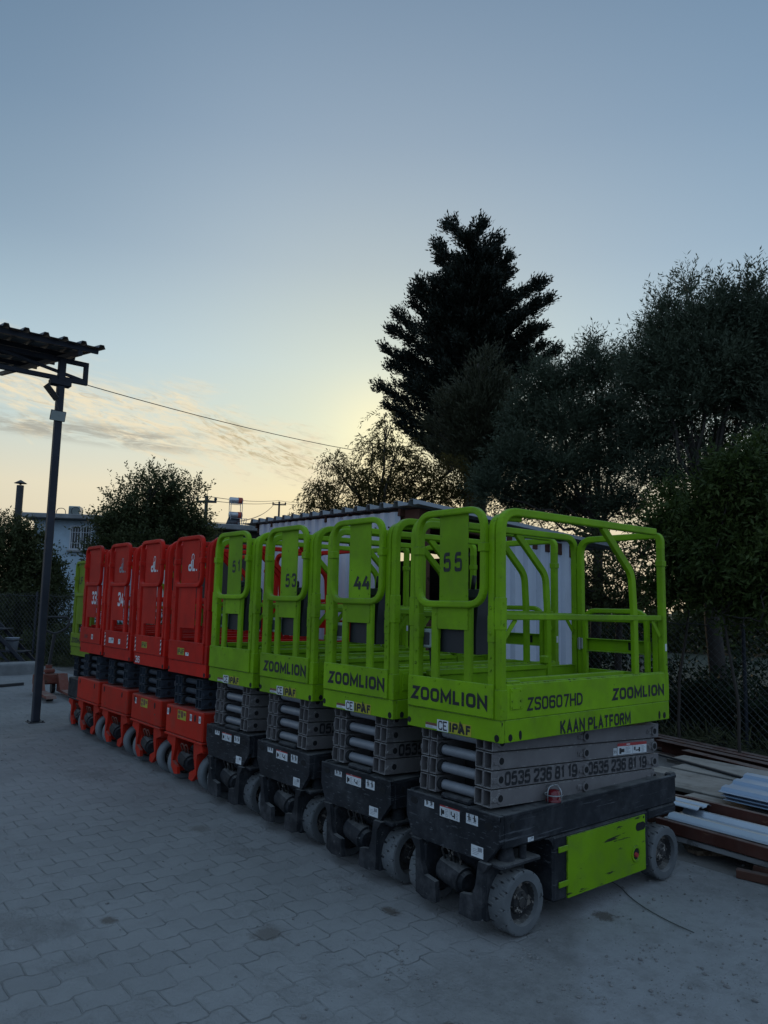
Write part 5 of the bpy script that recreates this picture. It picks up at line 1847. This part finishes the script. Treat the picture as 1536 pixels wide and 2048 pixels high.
mb.sweep([(-0.09, 0, 0.44), (-0.02, 0.04, 1.02)], rsec(0.05, 0.04, 0.01), (0, 1, 0))
mb.sweep(fillet([(-0.02, 0.04, 1.0), (-0.01, -0.20, 1.12), (0.01, -0.20, 1.30), (0.01, 0.26, 1.30), (-0.01, 0.26, 1.12)], 0.09, 6, True), circ(0.017, 8), (1, 0, 0), closed=True, smooth=True)
mb.build('handle', M['iron'], pj)

q = at(18, 1335, 18.2)
ss_ = empty('steel_steps', (q[0], q[1], gz(q[0])), math.atan2(RT[1], RT[0]))
tag(ss_, 'dark steel step frame with diagonal stringers at the left picture edge', 'steps')
for k in range(4):
    mb = MB()
    w2 = 0.22 + 0.10 * (3 - k)
    z = 0.18 + k * 0.235
    mb.box(-0.55, -0.55 + 2.2 * w2, -0.22, 0.22, z, z + 0.03, 0.005)
    mb.build('tread', M['steel_dark'], ss_)
for yy in (-0.24, 0.24):
    mb = MB()
    beam(mb, (0.62, yy, 0.03), (-0.60, yy, 1.18), 0.035, 0.07)
    beam(mb, (0.30, yy, 0.03), (-0.60, yy, 0.86), 0.035, 0.05)
    beam(mb, (-0.56, yy, 0.0), (-0.56, yy, 1.3), 0.035, 0.05, ref=(1, 0, 0))
    mb.build('stringer', M['steel_dark'], ss_)
bk = MB()
bk.lathe([(0.0, 0.001), (0.0, 0.115), (0.26, 0.14), (0.265, 0.147), (0.27, 0.14), (0.262, 0.13), (0.02, 0.105)], (0, 0, 0), 2, 20)
o = bk.build('bucket', M['bucket'], loc=tuple(V3(at(22, 1312, 18.2))[:2]) + (gz(q[0]) + 0.18 + 0.235 + 0.032,))
tag(o, 'pale plastic bucket standing on a tread of the steel steps', 'bucket')
mb = MB()
a, b = og(-40, 1352), og(72, 1346)
d = Vector((b[0] - a[0], b[1] - a[1], 0)).normalized()
mb.sweep([V3(a, 0.10), V3(b, 0.10)], rsec(0.28, 0.45, 0.04), (0, 0, 1))
tag(mb.build('concrete_kerb', M['concrete']), 'low rough concrete kerb below the steel steps', 'kerb')
along(og(-30, 1378)[:2], og(46, 1371)[:2], 0.05, 0.05, 'steel_bar', M['iron'], 'dark steel bar lying on the paving in front of the kerb', 'steel bar', z=0.006)


# ------------------------------------------------------------------ vegetation
def norm(a):
    return a / np.maximum(1e-9, np.linalg.norm(a, axis=-1, keepdims=True))


def perp(d):
    r_ = rng.normal(size=d.shape)
    return norm(r_ - d * (r_ * d).sum(-1, keepdims=True))


def leaves_obj(name, base, dirs, length, width, mat, parent, loc=(0, 0, 0)):
    """one diamond shaped blade per leaf"""
    n = len(base)
    d = norm(dirs)
    sdir = perp(d)
    length = np.broadcast_to(np.asarray(length, float).reshape(-1, 1), (n, 1))
    width = np.broadcast_to(np.asarray(width, float).reshape(-1, 1), (n, 1))
    up_ = np.cross(d, sdir)
    v = np.empty((n, 4, 3))
    v[:, 0] = base
    v[:, 1] = base + d * length * 0.45 + sdir * width * 0.5 + up_ * width * 0.12
    v[:, 2] = base + d * length
    v[:, 3] = base + d * length * 0.45 - sdir * width * 0.5 + up_ * width * 0.12
    v -= np.array(loc)
    me = bpy.data.meshes.new(name)
    me.vertices.add(n * 4)
    me.vertices.foreach_set('co', v.astype(np.float32).ravel())
    me.loops.add(n * 4)
    me.loops.foreach_set('vertex_index', np.arange(n * 4, dtype=np.int32))
    me.polygons.add(n)
    me.polygons.foreach_set('loop_start', np.arange(0, n * 4, 4, dtype=np.int32))
    me.materials.append(mat)
    me.update(calc_edges=True)
    me.validate()
    o = bpy.data.objects.new(name, me)
    COL.objects.link(o)
    if parent is not None: o.parent = parent
    return o


def sprigs(base, dirs, L_, n, spread, droop=0.0):
    """leaf bases and directions along curved twigs; returns also twig end points"""
    m_ = len(base)
    d = norm(dirs)
    tt = (np.arange(n) + rng.random((m_, n))) / n
    L_ = np.broadcast_to(np.asarray(L_, float).reshape(-1, 1), (m_, 1))
    p = base[:, None] + d[:, None] * (tt * L_)[..., None]
    p[..., 2] -= droop * (tt ** 2) * L_
    dd = d[:, None] + 0 * p
    dd = dd.copy()
    dd[..., 2] -= 2 * droop * tt
    dd = norm(dd)
    side = rng.normal(size=dd.shape)
    side = norm(side - dd * (side * dd).sum(-1, keepdims=True))
    ld = norm(dd * (1 - spread) + side * spread)
    return p.reshape(-1, 3), ld.reshape(-1, 3)


def in_ellipsoid(n, c, r_, shell=0.45):
    u_ = norm(rng.normal(size=(n, 3)))
    k = rng.random((n, 1)) ** shell
    return np.array(c) + u_ * k * np.array(r_), u_


def limb(mb, pts, r0, r1, n=6, wig=0.0):
    P = [Vector(map(float, q)) for q in pts]
    out = []
    for i in range(len(P) - 1):
        for k in range(4):
            q = P[i].lerp(P[i + 1], k / 4)
            if wig and (i or k):
                q += Vector((random.uniform(-wig, wig), random.uniform(-wig, wig), random.uniform(-wig, wig)))
            out.append(q)
    out.append(P[-1])
    m_ = len(out)
    mb.sweep(out, circ(1.0, n), (1, 0.1, 0), smooth=True, scale=[r0 + (r1 - r0) * i / (m_ - 1) for i in range(m_)])


def blob_tree(name, label, cat, trunk_px, D, blobs, mat, leaf=(0.09, 0.024), nspr=260, nleaf=14, sprL=0.45, spread=0.55, droop=0.0, upw=0.5,
              depth=0.8, trunk_r=0.12, fork=0.35, group=None, twigs=14, core=0.0, name_crown='crown', out=0.6, shell=0.45):
    """blobs: (px, py, rx, ry, density[, dD]) in photo pixels at distance D; turned into world ellipsoids of real depth"""
    k = D / FPX * 1.03
    cut = 0.45 * sprL / k
    tb = at(trunk_px[0], trunk_px[1], D)
    base = np.array([tb[0], tb[1], gz(tb[0]) - 0.15])
    root = empty(name, tuple(base))
    tag(root, label, cat, group)
    B_, Dr = [], []
    tk = MB()
    cen = []
    for bl_ in blobs:
        px, py, rx, ry, dens = bl_[:5]
        dd = bl_[5] if len(bl_) > 5 else rng.uniform(-0.4, 0.4)
        c = at(px, py, D + dd)
        r_ = np.array([max(rx - cut, rx * 0.45) * k, max(ry - cut, ry * 0.45) * k])
        n = int(nspr * dens * rx * ry / 8000.0)
        fwd2 = norm(np.array([c[0] - CAM[0], c[1] - CAM[1], 0.0]))
        rt2 = np.array([fwd2[1], -fwd2[0], 0.0])
        u_ = norm(rng.normal(size=(n, 3)))
        kk = rng.random((n, 1)) ** shell
        # lumpy outline
        lump = 0.86 + 0.22 * np.sin(u_[:, :1] * 5.1 + px) * np.sin(u_[:, 2:] * 4.3 + py)
        q = u_ * kk * lump
        off = rt2 * (q[:, :1] * r_[0]) + fwd2 * (q[:, 1:2] * r_[0] * depth) + np.array([0, 0, 1.0]) * (q[:, 2:] * r_[1])
        outw = rt2 * u_[:, :1] + fwd2 * u_[:, 1:2] + np.array([0, 0, 1.0]) * u_[:, 2:]
        B_.append(c + off)
        Dr.append(norm(outw * out + np.array([0, 0, upw]) + rng.normal(size=(n, 3)) * 0.45))
        cen.append((c, r_, (c + off)[:max(1, twigs)]))
    B_, Dr = np.concatenate(B_), np.concatenate(Dr)
    Ls = sprL * rng.uniform(0.6, 1.35, len(B_))
    p, ld = sprigs(B_, Dr, Ls, nleaf, spread, droop)
    nl = len(p)
    cr = leaves_obj(name_crown, p, ld, leaf[0] * rng.uniform(0.7, 1.3, nl), leaf[1] * rng.uniform(0.7, 1.2, nl), mat, root, base)
    # trunk, limbs to each clump, twigs inside the clump
    cen_z = min(c[2] - r_[1] for c, r_, _ in cen)
    fz = base[2] + max(0.5, (cen_z - base[2])) * 0.85 + 0.3
    fk = np.array([base[0] + rng.uniform(-0.15, 0.15), base[1] + rng.uniform(-0.15, 0.15), fz])
    limb(tk, [base - base, (base + fk) / 2 + rng.normal(size=3) * 0.05 - base, fk - base], trunk_r, trunk_r * 0.75, 9, 0.01)
    for c, r_, tips in cen:
        mid = (fk + c) / 2 + np.array([0, 0, -0.1]) + rng.normal(size=3) * 0.12
        limb(tk, [fk - base, mid - base, c - base], trunk_r * 0.32, 0.010, 6, 0.04)
        for q in tips:
            m2 = c + (q - c) * 0.5 + rng.normal(size=3) * 0.06
            limb(tk, [c + (fk - c) * 0.15 - base, m2 - base, q - base], 0.009, 0.003, 4, 0.015)
    tk.build('trunk', M['bark'], root, recalc=False)
    return root


# tall dark conifer
def conifer(name, label, axis_px, D, tips, base_py, mat, extra=60, leafs=(0.13, 0.045), group=None, dens=1.0, thick=0.30, shift=0):
    k = D / FPX * 1.03
    b0 = at(axis_px, 1100, D)
    base = np.array([b0[0], b0[1], gz(b0[0]) - 0.2])
    root = empty(name, tuple(base))
    tag(root, label, 'tree', group)
    tk = MB()
    top = at(axis_px - 5, min(t_[1] for t_ in tips) + 12, D)
    limb(tk, [(0, 0, 0), (top - base) * 0.5, top - base], 0.26, 0.03, 10, 0.01)
    fwd2 = norm(np.array([b0[0] - CAM[0], b0[1] - CAM[1], 0.0]))
    rt2 = np.array([fwd2[1], -fwd2[0], 0.0])
    bo = []
    for (px, py) in tips:
        px, py = axis_px + (px - axis_px) * 0.94, py + shift
        tip = at(px, py, D + rng.uniform(-0.5, 0.5))
        ln = abs(px - axis_px) * k
        s_ = at(axis_px, py + 24 + 0.34 * abs(px - axis_px), D)
        bo.append((s_, tip, 1.0))
    # more boughs all the way round, as long as the outline allows at their height
    ys = np.array([t_[1] for t_ in tips], float)
    for i in range(extra):
        ph = i * 2.39996
        py = ys.min() + 60 + (base_py - ys.min() - 60) * ((i + 0.5) / extra)
        Lm = max([abs(t_[0] - axis_px) for t_ in tips if t_[0] < axis_px and abs(t_[1] - py) < 34] or [34])
        Rm = max([abs(t_[0] - axis_px) for t_ in tips if t_[0] >= axis_px and abs(t_[1] - py) < 34] or [34])
        c_, s_ = math.cos(ph), math.sin(ph)
        ext = (Rm if c_ > 0 else Lm) * k * rng.uniform(0.36, 0.68)
        ext = min(ext, max(0.25, (py - ys.min()) * k * 0.9)) * (0.72 if 500 < py < 590 else 1.0)
        st_ = at(axis_px, py + 30, D)
        tip = st_ + rt2 * (c_ * ext) + fwd2 * (s_ * ext * 0.9) + np.array([0, 0, 0.10 + 0.38 * ext])
        bo.append((st_, tip, 0.9))
    B_, Dr, Sz = [], [], []
    for (a, b, wgt) in bo:
        a, b = np.array(a), np.array(b)
        L_ = np.linalg.norm(b - a)
        mid = (a + b) / 2 - np.array([0, 0, 0.10 * L_])
        limb(tk, [a - base, mid - base, b - base], 0.035, 0.006, 5, 0.01)
        nc = max(3, int(L_ / 0.24))
        tj = np.clip((np.arange(nc) + 0.6 + rng.uniform(-0.3, 0.3, nc)) / nc, 0.05, 1.0)
        cc_ = a * ((1 - tj) ** 2)[:, None] + mid * (2 * tj * (1 - tj))[:, None] + b * (tj ** 2)[:, None]
        rj = thick * (1.25 - 0.65 * tj) * rng.uniform(0.75, 1.25, nc)
        cc_ = cc_ + rng.normal(size=(nc, 3)) * (0.45 * rj)[:, None] + np.array([0, 0, 0.25]) * rj[:, None]
        n = int((60 + 130 * L_) * dens)
        ci = rng.integers(0, nc, n)
        u_ = norm(rng.normal(size=(n, 3)) + np.array([0, 0, 0.25]))
        pos = cc_[ci] + u_ * (rj[ci] * rng.random(n) ** 0.45)[:, None]
        # the rest lies feathered along the bough and thins out to a pointed tip
        t_ = rng.random(n) ** 0.8
        fe = a * ((1 - t_) ** 2)[:, None] + mid * (2 * t_ * (1 - t_))[:, None] + b * (t_ ** 2)[:, None]
        fe = fe + u_ * (thick * (1.0 - 0.85 * t_) * rng.random(n) ** 0.6)[:, None]
        pos = np.where((rng.random(n) < 0.62)[:, None], fe, pos)
        B_.append(pos)
        Dr.append(norm(u_ * 0.45 + (b - a) / L_ * 0.9 + np.array([0, 0, 0.5]) + rng.normal(size=(n, 3)) * 0.22))
    B_, Dr = np.concatenate(B_), np.concatenate(Dr)
    p, ld = sprigs(B_, Dr, 0.24 * rng.uniform(0.5, 1.4, len(B_)), 5, 0.36)
    nl = len(p)
    leaves_obj('crown', p, ld, leafs[0] * rng.uniform(0.6, 1.3, nl), leafs[1] * rng.uniform(0.7, 1.3, nl), mat, root, base)
    tk.build('trunk', M['bark'], root, recalc=False)
    return root


ctips = [(895, 437), (868, 482), (876, 512), (834, 556), (845, 582), (784, 620), (778, 650), (764, 690), (776, 720), (753, 765), (766, 800), (792, 838), (836, 872),
         (965, 441), (998, 475), (1022, 506), (1020, 540), (1096, 552), (1103, 590), (1095, 645), (1090, 682), (1122, 690), (1080, 720), (1045, 765), (935, 470), (870, 552),
         (820, 600), (800, 700), (1050, 700), (800, 760), (860, 640), (1075, 600), (1070, 650)]
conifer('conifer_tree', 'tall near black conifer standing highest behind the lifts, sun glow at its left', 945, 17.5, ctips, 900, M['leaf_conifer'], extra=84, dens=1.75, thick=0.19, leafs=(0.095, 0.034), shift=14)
ltips = [(975, 715), (950, 760), (1005, 765), (925, 790), (1028, 800), (872, 812), (905, 800), (1040, 840), (850, 850), (1050, 880), (860, 895), (890, 850), (1000, 820), (900, 900), (1030, 900), (960, 800)]
conifer('conifer_tree', 'smaller brownish green conifer in front of the tall black one', 962, 14.6, ltips, 960, M['leaf_larch'], extra=46, leafs=(0.095, 0.02), dens=1.3, thick=0.30)

# sunlit willow, open and drooping
blob_tree('willow_tree', 'sparse drooping willow backlit by the low sun beside the conifer', 'tree', (760, 1060), 14.0, [
    (668, 930, 42, 48, 0.55), (640, 985, 46, 40, 1.0), (705, 965, 62, 62, 0.9), (745, 900, 50, 55, 0.6), (775, 850, 34, 46, 0.5), (790, 910, 60, 52, 0.95), (830, 950, 66, 60, 1.0),
    (770, 985, 80, 45, 1.15), (870, 990, 70, 45, 1.0), (900, 940, 48, 52, 0.85), (650, 1015, 50, 22, 1.2), (730, 1020, 70, 25, 1.2), (930, 985, 50, 42, 1.0)],
    M['leaf_willow'], (0.080, 0.020), 430, 14, 0.44, 0.45, 1.0, 0.35, twigs=9, trunk_r=0.13, depth=0.9)
# round leafy tree by the house
blob_tree('broadleaf_tree', 'round leafy tree in front of the blue house, sprigs at its top', 'tree', (300, 1200), 19.5, [
    (300, 975, 66, 44, 0.34), (258, 1005, 58, 44, 0.4), (335, 990, 60, 54, 0.5), (388, 995, 40, 46, 0.26), (330, 1010, 50, 40, 0.8), (205, 1050, 44, 34, 0.5), (250, 1045, 50, 42, 1.1), (310, 1050, 70, 50, 1.3), (375, 1050, 50, 44, 1.1),
    (222, 1078, 36, 36, 1.0), (270, 1095, 85, 45, 1.4), (355, 1095, 75, 42, 1.4), (410, 1075, 26, 34, 0.9), (200, 1118, 40, 30, 1.2)],
    M['leaf_dark'], (0.085, 0.040), 820, 11, 0.44, 0.6, 0.0, 0.9, twigs=10, trunk_r=0.12)
# bush at the far left
blob_tree('bush', 'dense dark bush at the left edge behind the canopy post', 'bush', (45, 1260), 22.0, [
    (25, 1068, 56, 40, 1.0), (66, 1090, 32, 42, 1.0), (15, 1100, 50, 52, 1.3), (60, 1135, 70, 50, 1.4), (20, 1165, 60, 55, 1.4), (92, 1155, 42, 40, 1.3), (60, 1195, 75, 40, 1.4), (112, 1190, 36, 34, 1.2), (30, 1235, 80, 40, 1.2), (100, 1235, 50, 36, 1.0), (60, 1265, 90, 30, 0.9)],
    M['leaf_dark'], (0.09, 0.042), 820, 10, 0.34, 0.6, 0.0, 0.6, twigs=8, trunk_r=0.05)
# grey green trees on the right
blob_tree('olive_tree', 'big grey green tree filling the right edge above the fence', 'tree', (1440, 1230), 12.0, [
    (1400, 665, 92, 64, 1.0), (1325, 680, 60, 54, 0.85), (1480, 655, 76, 66, 1.0), (1545, 665, 70, 80, 1.0), (1430, 740, 105, 72, 1.3), (1330, 745, 86, 66, 1.2), (1520, 745, 80, 90, 1.3),
    (1290, 785, 62, 60, 1.0), (1380, 810, 90, 70, 1.15), (1480, 820, 76, 76, 0.95), (1320, 880, 78, 62, 1.05), (1420, 905, 62, 56, 0.6), (1545, 850, 56, 90, 1.1), (1374, 585, 14, 30, 1.4), (1502, 585, 18, 30, 1.3), (1440, 600, 24, 26, 1.2), (1330, 620, 24, 26, 1.0), (1375, 960, 80, 50, 0.65), (1300, 960, 62, 52, 0.8)],
    M['leaf_olive'], (0.080, 0.019), 690, 15, 0.42, 0.5, 0.0, 0.75, twigs=3, trunk_r=0.13)
blob_tree('olive_tree', 'grey green tree between the conifer and the big right tree', 'tree', (1185, 1230), 13.0, [
    (1090, 790, 62, 56, 0.9), (1145, 780, 56, 56, 0.9), (1205, 760, 52, 52, 0.85), (1250, 740, 40, 46, 0.7), (1060, 850, 66, 62, 1.2), (1140, 860, 76, 66, 1.2), (1220, 840, 66, 66, 1.0),
    (1040, 930, 70, 62, 1.3), (1120, 950, 80, 62, 1.2), (1210, 930, 72, 62, 0.95), (1270, 900, 50, 60, 0.8), (1184, 712, 14, 34, 1.6), (1155, 745, 18, 26, 1.2), (1085, 760, 22, 26, 1.0), (1060, 1010, 76, 52, 1.2), (1150, 1030, 80, 46, 1.0), (1240, 1020, 66, 46, 0.85), (985, 985, 48, 48, 1.0)],
    M['leaf_olive'], (0.080, 0.019), 900, 15, 0.42, 0.5, 0.0, 0.75, twigs=3, trunk_r=0.10)
# greener shrubs hanging over the fence on the right
blob_tree('shrub', 'bright leafed tall shrub leaning over the fence at right edge', 'shrub', (1470, 1260), 9.6, [
    (1470, 960, 70, 56, 1.0), (1530, 930, 50, 60, 1.0), (1440, 1040, 80, 60, 1.1), (1520, 1040, 66, 70, 1.2), (1400, 1100, 70, 56, 1.0), (1480, 1130, 80, 60, 1.2), (1545, 1140, 50, 76, 1.2), (1420, 1180, 72, 46, 1.1), (1500, 1210, 70, 44, 1.1)],
    M['leaf_green'], (0.085, 0.028), 620, 12, 0.32, 0.6, 0.0, 0.45, twigs=9, trunk_r=0.02)
blob_tree('shrub', 'lower leafy shrub behind the rear rail of lift 55', 'shrub', (1350, 1260), 10.4, [
    (1350, 1010, 46, 42, 0.8), (1320, 1060, 46, 46, 0.85), (1375, 1075, 52, 50, 1.0), (1350, 1130, 56, 46, 0.9), (1400, 1140, 46, 46, 0.9), (1340, 1195, 60, 36, 0.9)],
    M['leaf_green'], (0.085, 0.027), 560, 12, 0.32, 0.6, 0.0, 0.45, twigs=9, trunk_r=0.02)
blob_tree('thicket', 'dark tangled thicket behind the rear gate of lift 55', 'thicket', (1235, 1260), 11.8, [
    (1180, 1090, 56, 36, 0.4), (1240, 1110, 60, 36, 0.35), (1290, 1100, 46, 36, 0.35), (1200, 1150, 62, 34, 0.55), (1270, 1160, 60, 34, 0.5), (1180, 1195, 60, 30, 0.9), (1260, 1205, 66, 30, 0.9), (1320, 1180, 46, 36, 0.7), (1100, 1120, 66, 60, 0.6), (1010, 1090, 76, 60, 0.8)],
    M['leaf_dark'], (0.07, 0.028), 560, 11, 0.34, 0.6, 0.0, 0.3, twigs=26, trunk_r=0.06)


# undergrowth behind the fences: nobody could count it
def undergrowth(name, segs, mat, nper, hmax, depth, leaf, label=None):
    P, Dn = [], []
    for (a, b) in segs:
        a, b = np.array(a, float), np.array(b, float)
        L_ = np.linalg.norm(b - a)
        d = (b - a) / L_
        nv = np.array([-d[1], d[0]])
        n = int(nper * L_)
        u_ = rng.random(n)
        v_ = rng.random(n) ** 1.9
        q = a + (b - a) * u_[:, None] + nv * (v_ * depth)[:, None]
        lump = 0.55 + 0.45 * np.sin(u_ * L_ * 1.9 + 1.3) * np.sin(u_ * L_ * 0.83) + 0.18 * np.sin(u_ * L_ * 6.1)
        z = hmax * (0.35 + 0.65 * np.clip(lump, 0, 1)) * (0.55 + 0.45 * v_) * rng.random(n) ** 0.8
        gz_ = np.array([gz(x) for x in q[:, 0]])
        P.append(np.column_stack([q, z + gz_]))
        Dn.append(norm(np.column_stack([-nv[0] * np.ones(n) * 0.5, -nv[1] * np.ones(n) * 0.5, np.full(n, 0.35)]) + rng.normal(size=(n, 3)) * 0.6))
    P, Dn = np.concatenate(P), np.concatenate(Dn)
    n = len(P)
    o = leaves_obj(name, P, Dn, leaf[0] * rng.uniform(0.5, 1.4, n), leaf[1] * rng.uniform(0.6, 1.2, n), mat, None)
    return tag(o, label, kind='stuff')


undergrowth('undergrowth', [((-9.5, 6.05), (2.0, 7.1))], M['leaf_ivy'], 5200, 1.75, 2.4, (0.085, 0.045))
undergrowth('undergrowth', [((-22.5, -2.2), (-9.5, 6.15))], M['leaf_dark'], 2300, 1.6, 3.0, (0.13, 0.05))
undergrowth('grass', [((-21.5, -1.9), (-9.8, 5.7)), ((-9.0, 5.6), (1.8, 6.6))], M['grass'], 420, 0.38, 0.75, (0.22, 0.012))
undergrowth('far_hedgerow', [((-46, -16), (-30, 14)), ((-30, 14), (-9, 26)), ((-9, 26), (16, 27))], M['leaf_dark'], 950, 3.6, 3.5, (0.30, 0.16))

# ------------------------------------------------------------------ stones and crumbs
def stones(name, n, area, smin, smax, mat):
    vs, fs = [], []
    ico_v = []
    ph = (1 + 5 ** 0.5) / 2
    for a in (-1, 1):
        for b in (-ph, ph):
            ico_v += [(0, a, b), (a, b, 0), (b, 0, a)]
    ico_v = norm(np.array(ico_v, float))
    bm = bmesh.new()
    for q in ico_v: bm.verts.new(q)
    r_ = bmesh.ops.convex_hull(bm, input=bm.verts)
    bm.verts.index_update()
    bm.verts.ensure_lookup_table()
    iv = np.array([q.co[:] for q in bm.verts])
    ifs = [[q.index for q in f.verts] for f in bm.faces]
    bm.free()
    mb = MB()
    for i in range(n):
        x, y = area()
        s_ = smin * (smax / smin) ** (rng.random() ** 2.2)
        m_ = Matrix.Rotation(rng.uniform(0, 6.28), 3, 'Z') @ Matrix.Rotation(rng.uniform(0, 6.28), 3, 'X')
        q = iv * (s_ * rng.uniform(0.7, 1.3, 3)) * rng.uniform(0.8, 1.2, (len(iv), 1))
        q = [(m_ @ Vector(p_)) for p_ in q]
        q = [(p_.x + x, p_.y + y, p_.z * 0.75 + gz(x) + 0.004 + s_ * 0.35) for p_ in q]
        mb.add(q, ifs)
    o = mb.build(name, mat, recalc=False)
    return tag(o, kind='stuff')


def a_near():
    while True:
        x, y = rng.uniform(-1.0, 2.2), rng.uniform(-2.4, 2.6)
        if rng.random() < (1 / (1 + math.exp(-(x * 0.9 + y * 0.3 - 0.1) * 3))):
            return x, y


def a_wide():
    return rng.uniform(-9, 1), rng.uniform(-3.5, 0.6)


HEAPS = [(og(770, 1908), 0.07), (og(795, 1945), 0.06), (og(1060, 1918), 0.05), (og(880, 1985), 0.06), (og(1290, 1905), 0.08), (og(1440, 1880), 0.09), (og(1180, 1990), 0.07), (og(1350, 1990), 0.08), (og(1480, 1960), 0.08)]


def a_heap():
    c_, r_ = HEAPS[rng.integers(0, len(HEAPS))]
    return c_[0] + rng.normal() * r_, c_[1] + rng.normal() * r_


stones('dirt_crumbs', 420, a_heap, 0.002, 0.010, plain('dirt_crumb', (0.19, 0.185, 0.178), 0.95, 0, 0.35, 40))
stones('gravel', 1500, a_near, 0.0022, 0.014, plain('gravel_stone', (0.17, 0.165, 0.16), 0.9, 0, 0.35, 40))
stones('grit', 420, a_wide, 0.003, 0.011, plain('grit_stone', (0.20, 0.195, 0.19), 0.9, 0, 0.4, 40))
